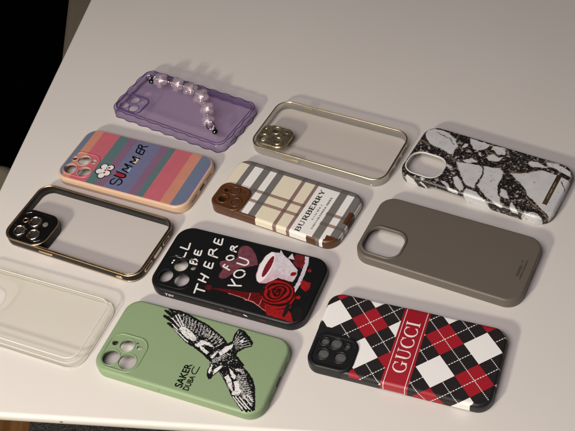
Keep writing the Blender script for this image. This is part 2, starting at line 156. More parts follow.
def from_np(name, V, F, mat, parent=None, smooth=True, ink=None):
    me = bpy.data.meshes.new(name)
    me.from_pydata([tuple(v) for v in (np.asarray(V) * MM)], [], [tuple(f) for f in F])
    if smooth: me.polygons.foreach_set('use_smooth', [True] * len(me.polygons))
    if ink is not None:
        a = me.color_attributes.new('ink', 'FLOAT_COLOR', 'POINT')
        c = np.ones((len(V), 4), np.float32); c[:, :3] = ink; a.data.foreach_set('color', c.ravel())
    me.update(); return link(name, me, mat, parent)

def rrect(L, Wd, r, k=10, ns=1, cx=0.0, cy=0.0):
    """rounded rectangle as (x, y, nx, ny), counter clockwise; ns pieces on each straight side"""
    r = min(r, L / 2 - .01, Wd / 2 - .01); out = []
    cs = [(L / 2 - r, -Wd / 2 + r, -90), (L / 2 - r, Wd / 2 - r, 0), (-L / 2 + r, Wd / 2 - r, 90), (-L / 2 + r, -Wd / 2 + r, 180)]
    for i, (x, y, a0) in enumerate(cs):
        arc = []
        for j in range(k + 1):
            a = math.radians(a0 + 90 * j / k); arc.append((x + r * math.cos(a), y + r * math.sin(a), math.cos(a), math.sin(a)))
        out += arc
        nx = cs[(i + 1) % 4]; a = math.radians(nx[2]); p1 = (nx[0] + r * math.cos(a), nx[1] + r * math.sin(a)); p0 = arc[-1]
        for j in range(1, ns):
            t = j / ns; out.append((p0[0] + (p1[0] - p0[0]) * t, p0[1] + (p1[1] - p0[1]) * t, p0[2], p0[3]))
    return [(x + cx, y + cy, a, b) for x, y, a, b in out]

def circle(cx, cy, r, k=28):
    return [(cx + r * math.cos(2 * math.pi * i / k), cy + r * math.sin(2 * math.pi * i / k)) for i in range(k)]

def pts2(loop): return [(p[0], p[1]) for p in loop]

def addring(bm, P, z): return [bm.verts.new((p[0] * MM, p[1] * MM, (z if not callable(z) else z(p)) * MM)) for p in P]

def bridge(bm, a, b, smooth=True):
    n = len(a)
    for i in range(n):
        f = bm.faces.new((a[i], a[(i + 1) % n], b[(i + 1) % n], b[i])); f.smooth = smooth

def fill(bm, rings):
    es = []
    for r in rings:
        for i in range(len(r)):
            e = bm.edges.get((r[i], r[(i + 1) % len(r)])) or bm.edges.new((r[i], r[(i + 1) % len(r)])); es.append(e)
    g = bmesh.ops.triangle_fill(bm, use_beauty=True, use_dissolve=False, edges=es, normal=(0, 0, 1))
    for f in g['geom']:
        if isinstance(f, bmesh.types.BMFace): f.smooth = False

def prof_round(H, R, lip=0.5, steps=7):
    P = [(lip, 0.0), (lip * .25, .35), (0, 0.9)]
    for i in range(steps + 1):
        a = math.pi / 2 * i / steps; P.append((R - R * math.cos(a), H - R + R * math.sin(a)))
    return P

def ring_at(L, Wd, r, d, k, ns, wave=None, cx=0, cy=0):
    out = []
    for (x, y, nx, ny) in rrect(L - 2 * d, Wd - 2 * d, max(r - d, .4), k, ns, cx, cy):
        w = wave(x, y, nx, ny, d) if wave else 0
        out.append((x + nx * w, y + ny * w))
    return out

def shell(name, mat, parent, L, Wd, r, prof, holes=(), t=1.6, k=10, ns=8, wave=None, zmod=None, panel=True, cx=0, cy=0, zin=None):
    """hollow cover, open underneath: outer profile rings, back panel with holes, inner rings"""
    bm = bmesh.new(); H = prof[-1][1]; rings = []
    for d, z in prof:
        P = ring_at(L, Wd, r, d, k, ns, wave, cx, cy)
        rings.append(addring(bm, P, (lambda p, z=z: zmod(p[0], p[1], z)) if zmod else z))
    for a, b in zip(rings, rings[1:]): bridge(bm, a, b)
    zi = H - t if zin is None else zin
    it = addring(bm, ring_at(L, Wd, r, max(prof[-1][0] * .6, t), k, ns, wave, cx, cy), zi)
    ib = addring(bm, ring_at(L, Wd, r, t, k, ns, wave, cx, cy), (lambda p: zmod(p[0], p[1], .3)) if zmod else .3)
    bridge(bm, ib, rings[0], False)
    bridge(bm, it, ib)
    if panel:
        ht = [addring(bm, h, H) for h in holes]; hb = [addring(bm, h, zi) for h in holes]
        fill(bm, [rings[-1]] + ht); fill(bm, [it] + hb)
        for a, b in zip(ht, hb):
            bridge(bm, a, b)
            for i in range(len(a)):
                for q in (a, b):
                    e = bm.edges.get((q[i], q[(i + 1) % len(q)]))
                    if e: e.smooth = False
    else: bridge(bm, rings[-1], it)
    return from_bm(name, bm, mat, parent)

def block(name, mat, parent, L, Wd, r, z0, z1, holes=(), R=1.2, cx=0, cy=0, k=8, recess=0.0, rim=2.0):
    """raised plate (camera island) with real holes; recess drops the middle below the rim"""
    bm = bmesh.new(); rings = []
    P = [(0, z0)] + [(R - R * math.cos(math.pi / 2 * i / 5), z1 - R + R * math.sin(math.pi / 2 * i / 5)) for i in range(6)]
    if recess: P += [(R + rim, z1), (R + rim + .35, z1 - .15), (R + rim + .5, z1 - recess)]
    for d, z in P: rings.append(addring(bm, ring_at(L, Wd, r, d, k, 2, None, cx, cy), z))
    for a, b in zip(rings, rings[1:]): bridge(bm, a, b)
    zt = P[-1][1]
    ht = [addring(bm, h, zt) for h in holes]; hb = [addring(bm, h, z0) for h in holes]
    fill(bm, [rings[-1]] + ht); fill(bm, [rings[0]] + hb)
    for a, b in zip(ht, hb): bridge(bm, a, b)
    return from_bm(name, bm, mat, parent, angle=math.radians(38))

def tube_loop(name, mat, parent, loop, section, zc):
    """closed rim: section = list of (outward offset, dz) swept round a loop of (x, y, nx, ny)"""
    bm = bmesh.new(); rs = []
    for o, dz in section: rs.append(addring(bm, [(x + nx * o, y + ny * o) for x, y, nx, ny in loop], zc + dz))
    for a, b in zip(rs, rs[1:] + rs[:1]): bridge(bm, a, b)
    return from_bm(name, bm, mat, parent)

def half_round(w, h): return [(w / 2 * math.cos(a), h * math.sin(a)) for a in [math.pi * i / 8 for i in range(9)]] + [(-w / 2, -.4), (w / 2, -.4)]
def disc_sec(w, h): return [(w / 2 * math.cos(a), h / 2 * math.sin(a)) for a in [2 * math.pi * i / 12 for i in range(12)]]
def cloop(cx, cy, r, k=36): return [(cx + r * math.cos(2 * math.pi * i / k), cy + r * math.sin(2 * math.pi * i / k), math.cos(2 * math.pi * i / k), math.sin(2 * math.pi * i / k)) for i in range(k)]

def pill(name, mat, parent, c, ax, ay, az, a, b, t, r=None):
    """flat rounded bar: centre c, half sizes a (along ax), b (along ay), t thick along az, bevelled"""
    bm = bmesh.new(); c = Vector(c); ax, ay, az = Vector(ax), Vector(ay), Vector(az)
    lo = rrect(2 * a, 2 * b, r if r else min(a, b) * .98, 6, 1); e = min(.25, t * .5, b * .4); rs = []
    for ins, h in ((0, -t * .3), (0, t - e), (e * .3, t - e * .3), (e, t)):
        rs.append([bm.verts.new((c + ax * (x - nx * ins) + ay * (y - ny * ins) + az * h) * MM) for x, y, nx, ny in lo])
    for p, q in zip(rs, rs[1:]): bridge(bm, p, q)
    bm.faces.new(rs[-1]); bm.faces.new(rs[0][::-1])
    return from_bm(name, bm, mat, parent, angle=math.radians(45))

def ribbons(name, mat, parent, strokes, z, width, place=None, label=None):
    """pen strokes: each a list of points or (points, widths); round ends; every stroke a hair above the last"""
    bm = bmesh.new(); pl = place or (lambda x, y, h: (x, y, h))
    for si, st in enumerate(strokes):
        P, wd = st if isinstance(st, tuple) else (st, None)
        P = [Vector((p[0], p[1])) for p in P]
        if len(P) == 1: P.append(P[0] + Vector((.01, 0)))
        Q = [P[0]]; ws = [wd[0] if wd else width]
        for i, (p, q) in enumerate(zip(P, P[1:])):
            n = max(1, int((q - p).length / .8))
            for j in range(1, n + 1):
                Q.append(p.lerp(q, j / n)); ws.append((wd[i] + (wd[i + 1] - wd[i]) * j / n) if wd else width)
        if not wd and len(Q) > 3:
            for _ in range(2): Q = [Q[0]] + [(Q[i - 1] + Q[i] * 2 + Q[i + 1]) / 4 for i in range(1, len(Q) - 1)] + [Q[-1]]
        h = z + .012 * (si % 40); A = []; B = []
        for i, q in enumerate(Q):
            d = (Q[min(i + 1, len(Q) - 1)] - Q[max(i - 1, 0)])
            d = d.normalized() if d.length > 1e-6 else Vector((1, 0)); n = Vector((-d.y, d.x)) * ws[i] / 2
            A.append(q + n); B.append(q - n)
        def cap(c, d, w):
            a0 = math.atan2(d.y, d.x); return [c + Vector((math.cos(a0 + math.pi * (j / 6 - .5)), math.sin(a0 + math.pi * (j / 6 - .5)))) * w / 2 for j in range(1, 6)]
        d0 = Q[0] - Q[1]; d1 = Q[-1] - Q[-2]
        va = [bm.verts.new(Vector(pl(p.x, p.y, h)) * MM) for p in A]; vb = [bm.verts.new(Vector(pl(p.x, p.y, h)) * MM) for p in B]
        for i in range(len(Q) - 1): bm.faces.new((vb[i], vb[i + 1], va[i + 1], va[i]))
        if not wd:
            c0 = [bm.verts.new(Vector(pl(p.x, p.y, h)) * MM) for p in cap(Q[0], d0, ws[0])]; bm.faces.new([va[0]] + c0 + [vb[0]])
            c1 = [bm.verts.new(Vector(pl(p.x, p.y, h)) * MM) for p in cap(Q[-1], d1, ws[-1])]; bm.faces.new([vb[-1]] + c1 + [va[-1]])
    return from_bm(name, bm, mat, parent, label=label)

def polys(name, mats, parent, items, z, step=.015):
    """flat ink patches: items = (polygon, material index)"""
    bm = bmesh.new()
    for i, (P, mi) in enumerate(items):
        if (P[0][0] - P[-1][0]) ** 2 + (P[0][1] - P[-1][1]) ** 2 < 1e-6: P = P[:-1]
        f = bm.faces.new([bm.verts.new((x * MM, y * MM, (z + step * i) * MM)) for x, y in P]); f.material_index = mi
    bmesh.ops.triangulate(bm, faces=bm.faces)
    me = bpy.data.meshes.new(name)
    for f in bm.faces:
        if f.normal.z < 0: f.normal_flip()
    bm.to_mesh(me); bm.free(); return link(name, me, mats, parent)

def skin(L, Wd, r, prof, step, k, ns, keep=None, top=True, cx=0, cy=0, lift=0.0):
    """dense sheet that follows a cover's outside: rings from the wall over the edge to the middle of the back. returns V, F, unwrapped xy"""
    rings = []; H = prof[-1][1]; fine = []
    for (d0, z0), (d1, z1) in zip(prof, prof[1:]):
        n = max(1, int(math.hypot(d1 - d0, z1 - z0) / step))
        fine += [(d0 + (d1 - d0) * i / n, z0 + (z1 - z0) * i / n) for i in range(n)]
    fine.append(prof[-1]); lim = Wd / 2 - .05; d = prof[-1][0]
    while top and d < lim: d = min(lim, d + step); fine.append((d, H))
    V = []; U = []; n = None
    for d, z in fine:
        R = rrect(L - 2 * d, Wd - 2 * d, max(r - d, .05), k, ns); n = len(R); drop = H - z
        for x, y, nx, ny in R:
            wall = lift if z < H - .01 else 0
            V.append((x + nx * wall, y + ny * wall, z + (lift if z > H - 4 else 0))); U.append((x + nx * drop * .8, y + ny * drop * .8))
    V = np.array(V); U = np.array(U); F = []
    for a in range(len(fine) - 1):
        for i in range(n):
            j = (i + 1) % n; F.append((a * n + i, a * n + j, (a + 1) * n + j, (a + 1) * n + i))
    F = np.array(F)
    if keep is not None:
        C = V[F].mean(1); ok = keep(C[:, 0], C[:, 1], C[:, 2]); F = F[ok]
    used = np.unique(F); m = -np.ones(len(V), int); m[used] = np.arange(len(used))
    return V[used], m[F], U[used]

def inpoly(x, y, P):
    P = np.asarray(P); r = np.zeros(x.shape, bool); j = len(P) - 1
    for i in range(len(P)):
        xi, yi = P[i]; xj, yj = P[j]
        if yi != yj: r ^= ((yi > y) != (yj > y)) & (x < (xj - xi) * (y - yi) / (yj - yi) + xi)
        j = i
    return r

def segdist(x, y, P):
    d = np.full(x.shape, 1e9); s = np.zeros(x.shape)
    for (ax, ay), (bx, by) in zip(P, P[1:]):
        vx, vy = bx - ax, by - ay; t = np.clip(((x - ax) * vx + (y - ay) * vy) / max(vx * vx + vy * vy, 1e-9), 0, 1)
        d = np.minimum(d, np.hypot(x - ax - t * vx, y - ay - t * vy))
    return d

def vnoise(x, y, sc, seed=0):
    """smooth value noise in 0..1"""
    g = np.random.default_rng(seed).random((64, 64)); u, v = x / sc + 100, y / sc + 100
    i, j = np.floor(u).astype(int), np.floor(v).astype(int); fu, fv = u - i, v - j
    fu = fu * fu * (3 - 2 * fu); fv = fv * fv * (3 - 2 * fv); G = lambda a, b: g[a % 64, b % 64]
    return (G(i, j) * (1 - fu) + G(i + 1, j) * fu) * (1 - fv) + (G(i, j + 1) * (1 - fu) + G(i + 1, j + 1) * fu) * fv

def fbm(x, y, sc, seed=0): return (vnoise(x, y, sc, seed) * .55 + vnoise(x, y, sc / 2.1, seed + 1) * .28 + vnoise(x, y, sc / 4.3, seed + 2) * .17)

def grid(x0, x1, y0, y1, s, z):
    nx, ny = int((x1 - x0) / s) + 1, int((y1 - y0) / s) + 1
    X, Y = np.meshgrid(x0 + np.arange(nx) * s, y0 + np.arange(ny) * s, indexing='ij')
    V = np.stack([X.ravel(), Y.ravel(), np.full(X.size, z)], 1); I = np.arange(nx * ny).reshape(nx, ny)
    F = np.stack([I[:-1, :-1].ravel(), I[1:, :-1].ravel(), I[1:, 1:].ravel(), I[:-1, 1:].ravel()], 1)
    return V, F

def trim(V, F, ok):
    F = F[ok[F].any(1)]; used = np.unique(F); m = -np.ones(len(V), int); m[used] = np.arange(len(used)); return used, m[F]

def text_mesh(name, body, mat, parent, quad, bold=0.0):
    """plain sans word stretched onto a quad given as (base start, top start, top end, base end)"""
    cu = bpy.data.curves.new(name, 'FONT'); cu.body = body; cu.size = 1; cu.offset = bold
    o = bpy.data.objects.new(name, cu); COL.objects.link(o); dg = bpy.context.evaluated_depsgraph_get()
    me = bpy.data.meshes.new_from_object(o.evaluated_get(dg)); bpy.data.objects.remove(o)
    n = len(me.vertices); co = np.zeros(n * 3); me.vertices.foreach_get('co', co); co = co.reshape(-1, 3)
    lo, hi = co.min(0), co.max(0); u = (co[:, 0] - lo[0]) / (hi[0] - lo[0]); v = (co[:, 1] - lo[1]) / (hi[1] - lo[1])
    a, b, c, d, z = quad; a, b, c, d = map(np.array, (a, b, c, d))
    p = (a * ((1 - u) * (1 - v))[:, None] + d * (u * (1 - v))[:, None] + c * (u * v)[:, None] + b * ((1 - u) * v)[:, None])
    me.vertices.foreach_set('co', np.concatenate([p, np.full((n, 1), z)], 1).ravel() * MM); me.update()
    me.materials.clear(); return link(name, me, mat, parent)

def arc_pts(cx, cy, rx, ry, a0, a1, n=22): return [(cx + rx * math.cos(math.radians(a0 + (a1 - a0) * i / n)), cy + ry * math.sin(math.radians(a0 + (a1 - a0) * i / n))) for i in range(n + 1)]

def serif_letter(ch, heavy=.17, thin=.055, ser=.05):
    """roman capital in a box 1 high: list of (points, widths), and its advance"""
    S = []; bar = lambda x, y0, y1, w: S.append(([(x, y0), (x, y1)], [w, w])); hb = lambda y, x0, x1, w=ser: S.append(([(x0, y), (x1, y)], [w, w]))
    def bow(cx, cy, rx, ry, a0, a1, hv=heavy, th=thin):
        P = arc_pts(cx, cy, rx, ry, a0, a1); n = len(P) - 1
        S.append((P, [th + (hv - th) * abs(math.cos(math.radians(a0 + (a1 - a0) * i / n))) ** 1.6 for i in range(n + 1)]))
    if ch in 'CG':
        bow(.47, .5, .38, .47, 48, 318 if ch == 'C' else 330)
        bar(.76, .68, .98, .05)
        if ch == 'C': bar(.76, .1, .26, .04); adv = .88
        else: bar(.76, .06, .42, heavy * .9); hb(.42, .58, .92); adv = .98
    elif ch == 'U':
        bar(.2, .3, .97, heavy); bow(.46, .32, .26, .3, 180, 360, heavy * .7); bar(.72, .3, .97, thin * 1.4); hb(.975, .06, .36); hb(.975, .58, .88); adv = .95
    elif ch == 'I': bar(.2, .02, .98, heavy); hb(.025, .04, .36); hb(.975, .04, .36); adv = .42
    elif ch == 'B':
        bar(.18, .02, .98, heavy); hb(.025, .03, .42, thin); hb(.975, .03, .4, thin); hb(.53, .18, .42, thin)
        bow(.4, .755, .22, .22, 90, -90); bow(.42, .275, .26, .25, 90, -90); adv = .78
    elif ch == 'R':
        bar(.18, .02, .98, heavy); hb(.025, .03, .36); hb(.975, .03, .4, thin); hb(.5, .18, .42, thin)
        bow(.4, .74, .24, .235, 90, -90); S.append(([(.4, .5), (.72, .03)], [heavy, heavy])); hb(.025, .6, .88); adv = .86
    elif ch == 'E':
        bar(.18, .02, .98, heavy); hb(.025, .03, .66, thin * 1.2); hb(.975, .03, .64, thin * 1.2); hb(.5, .18, .5, thin); bar(.65, .03, .24, .05); bar(.63, .8, .97, .05); bar(.5, .41, .6, .05); adv = .76
    elif ch == 'Y':
        bar(.42, .02, .48, heavy); S.append(([(.14, .97), (.42, .45)], [heavy, heavy])); S.append(([(.72, .97), (.42, .45)], [thin * 1.3] * 2)); hb(.025, .26, .58); hb(.975, .0, .3); hb(.975, .58, .86); adv = .82
    return S, adv

def serif_word(name, word, mat, parent, x_base, height, y0, y1, z, **kw):
    """letters run along +y, their tops point to -x"""
    out = []; u = 0; runs = []
    for ch in word:
        S, adv = serif_letter(ch, **kw); runs.append((S, u)); u += adv
    k = (y1 - y0) / (u - .05)
    for S, u0 in runs:
        for P, ws in S: out.append(([(x_base - q * height, y0 + (p + u0) * k) for p, q in P], [w * (height + k) / 2 for w in ws]))
    return ribbons(name, mat, parent, out, z, 1)

# ------------------------------------------------------------------ shared materials
M_BLACK = plain('black_rubber', (.012, .012, .013, 1), .42, 0, .4)
M_INK = plain('black_ink', (.004, .004, .004, 1), .55, 0, .15)
M_WHITE_INK = plain('white_ink', (.72, .7, .68, 1), .5, 0, .3)
M_SLOT = plain('port_shade_leg_black', (.01, .01, .01, 1), .6)  # near black: painted shade of the port holes, own colour of the seat legs
M_GOLD = plain('gold_plating', (.88, .63, .36, 1), .32, 1.0, .5, .08, 400, .03)
M_PALEGOLD = plain('pale_gold_plating', (.88, .72, .46, 1), .3, 1.0, .5, .08, 400, .03)
M_CHROME = plain('chrome', (.55, .55, .56, 1), .1, 1.0)

# ------------------------------------------------------------------ the setting and the table
def floor_sheet(name, x0, x1, y0, y1, z, mat):
    bm = bmesh.new(); bm.faces.new([bm.verts.new(p) for p in ((x0, y0, z), (x1, y0, z), (x1, y1, z), (x0, y1, z))])
    return from_bm(name, bm, mat)
N = Nodes('wood_floor'); v, x, y, z = N.obj()
mp = N.n('ShaderNodeMapping'); mp.inputs['Scale'].default_value = (14, 1.6, 1); mp.inputs['Rotation'].default_value = (0, 0, .45); N.link(v, mp.inputs[0])
g = N.noise(mp.outputs[0], 3.0, 6, .6)
M_WOOD = N.pbr(N.ramp(g, .3, .7, [(.3, (.11, .045, .012, 1)), (.7, (.30, .14, .05, 1))], 'LINEAR'), .4)
fl = floor_sheet('floor', -4, 4, -3, 5, -.75, M_WOOD); fl['kind'] = 'structure'

N = Nodes('charcoal_carpet'); v, x, y, z = N.obj(); g = N.noise(v, 260, 4, .7)
M_RUG = N.pbr(N.ramp(g, .3, .7, [(.3, (.012, .012, .012, 1)), (.7, (.22, .205, .19, 1))], 'LINEAR'), .95, 0, .1, N.bump(g, 1, .01))
def mat_thing(name, label, cat, x0, x1, y0, y1, mat, yaw=0, h=.012):
    bm = bmesh.new(); L, Wd = (x1 - x0) * 1000, (y1 - y0) * 1000; rs = []
    for d, zz in ((0, 0), (0, h * 700), (3, h * 1000)): rs.append(addring(bm, ring_at(L, Wd, 20, d, 6, 6), zz))
    for a, b in zip(rs, rs[1:]): bridge(bm, a, b)
    bm.faces.new(rs[-1]); bm.faces.new(rs[0][::-1]); o = from_bm(name, bm, mat)
    o.location = ((x0 + x1) / 2, (y0 + y1) / 2, -.75); o.rotation_euler[2] = yaw; o['label'] = label; o['category'] = cat; return o
mat_thing('carpet', 'dark charcoal carpet on the floor under the white table edge', 'carpet', -.535, 1.2, -.3, 1.1, M_RUG, math.radians(-3))
M_UNLIT = plain('unlit_black', (.0012, .0012, .0012, 1), .95, 0, .02)
mat_thing('unlit_floor_sheet', 'wide black sheet added for the unlit floor beyond the left table edge', 'mat', -2.6, -.4, 1.35, 3.6, M_UNLIT)  # added sheet, the darkness of the unlit floor put into its colour

# table: a thin white slab; corner found where its two edges meet
C0 = Vector((-.3700, .4835)); E1 = Vector((.9696, -.2447)); E2 = Vector((.2694, .963)); TW, TD, TT = 1.5, .95, .011
N = Nodes('white_laminate'); v, x, y, z = N.obj()
big = N.noise(v, 7, 4, .6); fine = N.noise(v, 420, 3, .6)
col = N.mix(big, (.630, .592, .552, 1), (.672, .632, .590, 1))
mps = N.n('ShaderNodeMapping'); mps.inputs['Scale'].default_value = (6, 90, 1); mps.inputs['Rotation'].default_value = (0, 0, .7); N.link(v, mps.inputs[0])
scr = N.noise(mps.outputs[0], 4.0, 5, .75); sm = N.noise(v, 22, 5, .7)
vo = N.n('ShaderNodeTexVoronoi'); N.link(v, vo.inputs['Vector']); vo.inputs['Scale'].default_value = 62; vo.inputs['Randomness'].default_value = 1
pick = N.n('ShaderNodeSeparateColor'); N.link(vo.outputs['Color'], pick.inputs[0])
speck = N.math('MULTIPLY', N.math('LESS_THAN', vo.outputs['Distance'], N.math('MULTIPLY', pick.outputs[1], .045)), N.math('GREATER_THAN', pick.outputs[0], .86))
col = N.mix(N.math('MULTIPLY', speck, .45), col, (.22, .19, .16, 1))
col = N.mix(N.math('MULTIPLY', N.math('GREATER_THAN', scr, .735), .10), col, (.42, .38, .34, 1))
col = N.mix(N.math('MULTIPLY', sm, .10), col, (.50, .46, .42, 1))
M_TABLE = N.pbr(col, N.math('MULTIPLY_ADD', sm, .22, .34), 0, .4, N.bump(N.math('ADD', fine, N.math('MULTIPLY', scr, .5)), .07, .0002))
def table():
    t = thing('table', 'plain white laminate table the phone cases are laid out on', 'table', (C0.x, C0.y, -.75))
    bm = bmesh.new(); base = [Vector((0, 0)), E1 * TW, E1 * TW + E2 * TD, E2 * TD]
    mid = sum(base, Vector((0, 0))) / 4; rs = []; e = .004
    for ins, zz in [(e, -TT)] + [(e - e * math.sin(a), -TT + e - e * math.cos(a)) for a in (.5, 1.0, 1.57)] + [(e - e * math.cos(a), -e + e * math.sin(a)) for a in (0, .3, .6, .9, 1.25, 1.57)]:
        ring = []
        for i in range(4):
            p, q, o = base[i], base[(i + 1) % 4], base[i - 1]; u = (q - p).normalized(); w = (o - p).normalized()
            rc = .010
            for j in range(7):
                a = j / 6; c = p + w * rc * (1 - a) ** 2 + u * rc * a ** 2
                ring.append(c + (mid - c).normalized() * 0 + (u + w) * ins if 0 else c + ((u + w) * ins))
        rs.append([bm.verts.new((c.x, c.y, .75 + zz)) for c in ring])
    for a, b in zip(rs, rs[1:]): bridge(bm, a, b)
    tf = bm.faces.new(rs[-1]); tf.smooth = False; bf = bm.faces.new(rs[0][::-1]); bf.smooth = False
    from_bm('tabletop', bm, M_TABLE, t)
    mb = plain('dark_underframe', (.02, .014, .01, 1), .6)
    bm = bmesh.new(); q = [base[i] + (mid - base[i]).normalized() * .22 for i in range(4)]
    for z0, z1 in ((.75 - TT - .04, .75 - TT - .001),):
        A = [bm.verts.new((p.x, p.y, z0)) for p in q]; B = [bm.verts.new((p.x, p.y, z1)) for p in q]; bridge(bm, A, B, False); bm.faces.new(A[::-1]); bm.faces.new(B)
    from_bm('underframe', bm, mb, t)
    for i in range(4):
        p = base[i] + (mid - base[i]).normalized() * .30; bm = bmesh.new()
        bmesh.ops.create_cone(bm, cap_ends=True, segments=16, radius1=.016, radius2=.024, depth=.70, matrix=Matrix.Translation((p.x, p.y, .35)))
        from_bm('leg', bm, mb, t, angle=.6)
    # small dark chip in the rounded front edge
    bm = bmesh.new(); c = E1 * .1545; c = Vector((c.x, c.y, .75 - .0047)) - Vector((.2447, .9696, 0)) * .0002
    bmesh.ops.create_uvsphere(bm, u_segments=10, v_segments=6, radius=1, matrix=Matrix.Translation(c) @ Matrix.Rotation(math.atan2(E1.y, E1.x), 4, 'Z') @ Matrix.Diagonal((.0016, .0005, .0007, 1)))
    from_bm('edge_chip', bm, plain('chip_grey', (.09, .085, .075, 1), .7), t)
table()

M_SEAT = plain('taupe_upholstery', (.185, .158, .115, 1), .8, 0, .2, .12, 300, .3)
def stool(label, x0, x1, y0, y1, top, r, yaw=0.0):
    t = thing('upholstered_seat', label, 'seat', ((x0 + x1) / 2, (y0 + y1) / 2, -.75), yaw, 'taupe seats pushed up to the table')
    L, Wd = (x1 - x0) * 1000, (y1 - y0) * 1000; bm = bmesh.new(); rs = []; zt = (top + .75) * 1000
    for d, zz in [(8, zt - 90), (0, zt - 82), (0, zt - 20)] + [(20 - 20 * math.cos(a), zt - 20 + 20 * math.sin(a)) for a in (.3, .6, .9, 1.2, 1.57)]:
        rs.append(addring(bm, ring_at(L, Wd, r, d, 10, 6), zz))
    for a, b in zip(rs, rs[1:]): bridge(bm, a, b)
    fill(bm, [rs[-1]]); fill(bm, [rs[0]]); from_bm('cushion', bm, M_SEAT, t)
    for sx in (-1, 1):
        for sy in (-1, 1):
            bm = bmesh.new(); bmesh.ops.create_cone(bm, cap_ends=True, segments=14, radius1=.012, radius2=.018, depth=(zt - 88) * MM, matrix=Matrix.Translation((sx * (L / 2 - 60) * MM, sy * (Wd / 2 - 60) * MM, (zt - 88) * MM / 2)))
            from_bm('leg', bm, M_SLOT, t, angle=.6)
stool('taupe upholstered seat beyond the far end of the left table edge', -.338, .12, 1.27, 1.86, -.29, 60, -.03)
stool('taupe upholstered seat with rounded corner, halfway along the left table edge', -.82, -.395, .88, 1.115, -.29, 45)

# ------------------------------------------------------------------ phone cases
Q = dict(green=(-102.16, 483.33, -.499, 163.3, 80.1), argyle=(82.25, 454.47, -.468, 160.2, 81.3), rose=(-53.48, 564.67, -.506, 156.9, 79.4), grey=(141.76, 555.67, -.587, 159.4, 79.6),
         blackgold=(-197.9, 652.91, -.554, 160.5, 78.3), stripe=(-149.61, 729.8, -.536, 158.2, 77.5), plaid=(.84, 648.32, -.613, 142.1, 70.3), purple=(-94.25, 812.97, -.66, 154, 76.1),
         gold=(55.93, 724.46, -.602, 155.1, 77.1), marble=(200.7, 643.87, -.647, 157.3, 77.3), clear=(-255.02, 562.15, -.510, 156.9, 77.6))
H = 10.5
GROUP = 'phone cases laid face down on the table'
def case(key, label):
    x, y, a, L, Wd = Q[key]
    return thing('phone_case', label, 'phone case', (x * MM, y * MM, .0001), a, GROUP), L, Wd
HOLES = [(-66, -25, 7.2), (-49.5, -25, 7.2), (-58, -9.5, 7.2)]
def lens_holes(c, sc=1.0): return [circle(x, y, r * sc) for x, y, r in c]
def end_port(t, L, mat, y=0, z=4.6, a=5.5, b=1.9): pill('port_opening', mat, t, (L / 2 - .05, y, z), (0, 1, 0), (0, 0, 1), (1, 0, 0), a, b, .12)

# --- green case with bird of prey
t, L, Wd = case('green', 'sage green case with a black and white bird of prey in flight')
M_GREEN = plain('sage_silicone', (.225, .305, .168, 1), .42, 0, .35, .03)
hs = [(-67.5, -25.3, 8.0), (-51, -25.1, 8.2), (-59, -10, 6.8), (-71.2, -10.3, 3.0)]
hl = [circle(x, y, r) for x, y, r in hs] + [circle(-47.2, -8.6, 2.6), circle(-51.0, -4.8, 1.3)]
shell('case_body', M_GREEN, t, L, Wd, 15, prof_round(H, 3.2), hl, 2.2)
tube_loop('camera_rim', M_GREEN, t, rrect(37, 36, 11, 8, 3, -58.5, -17.5), half_round(1.7, .75), H)
for x, y, r in hs[:3]: tube_loop('lens_rim', M_GREEN, t, cloop(x, y, r + .35), half_round(1.0, .35), H)
end_port(t, L, M_SLOT, 0)
for yy in (-17, 17): pill('speaker_slot', M_SLOT, t, (L / 2 - .05, yy, 4.6), (0, 1, 0), (0, 0, 1), (1, 0, 0), 4, .7, .1)
pill('side_button', M_GREEN, t, (-22, -Wd / 2, 5.4), (1, 0, 0), (0, 0, 1), (0, -1, 0), 9, 1.5, .5)
# bird print
a = ART['green']; sil = a['sil'][0]; P = np.array(sil)
V, F = grid(P[:, 0].min() - 1, P[:, 0].max() + 1, P[:, 1].min() - 1, P[:, 1].max() + 1, .2, H + .02)
wx = V[:, 0] + (fbm(V[:, 0], V[:, 1], 1.4, 3) - .5) * .9; wy = V[:, 1] + (fbm(V[:, 0], V[:, 1], 1.4, 7) - .5) * .9
ins = inpoly(wx, wy, sil); used, F2 = trim(V, F, ins); V = V[used]; wx = wx[used]; wy = wy[used]
ink = np.zeros(len(V)) + .006
edge = segdist(wx, wy, sil + sil[:1]); core = edge > .8
n1 = fbm(V[:, 0], V[:, 1], 1.1, 11); ink = np.where((n1 > .69) & (edge > 1.8), .4, ink)
for p in a['feath']:
    d = segdist(wx, wy, p); ink = np.where((d < .27) & (edge > .9) & (n1 > .36), .60, ink)
    d2 = segdist(wx + .9, wy + .7, p); ink = np.where((d2 < .22) & (edge > 1.6) & (fbm(V[:, 0], V[:, 1], .9, 5) > .5), .42, ink)
for p in a['wline']: ink = np.where((segdist(wx, wy, p) < .5) & (edge > .5), .68, ink)
for p in a['white']:
    m = inpoly(wx, wy, p); sh = np.where((fbm(V[:, 0] * 1.0, V[:, 1] * 2.2, 1.6, 17) > .66), .22, .72); ink = np.where(m & core, sh, ink)
from_np('bird_print', V, F2, printed('bird_ink', .5, spec=.15), t, True, np.stack([ink, ink * .985, ink * .96], 1))
q = a['saker'][0]; text_mesh('lettering', 'SAKER', M_INK, t, (q[3], q[0], q[1], q[2], H + .03), .03)
q = a['duba'][0]; text_mesh('lettering', 'DUBA', M_INK, t, (q[3], q[0], q[1], q[2], H + .03), .03)
ribbons('lettering', M_INK, t, [a['hook'][0]], H + .03, 1.0)

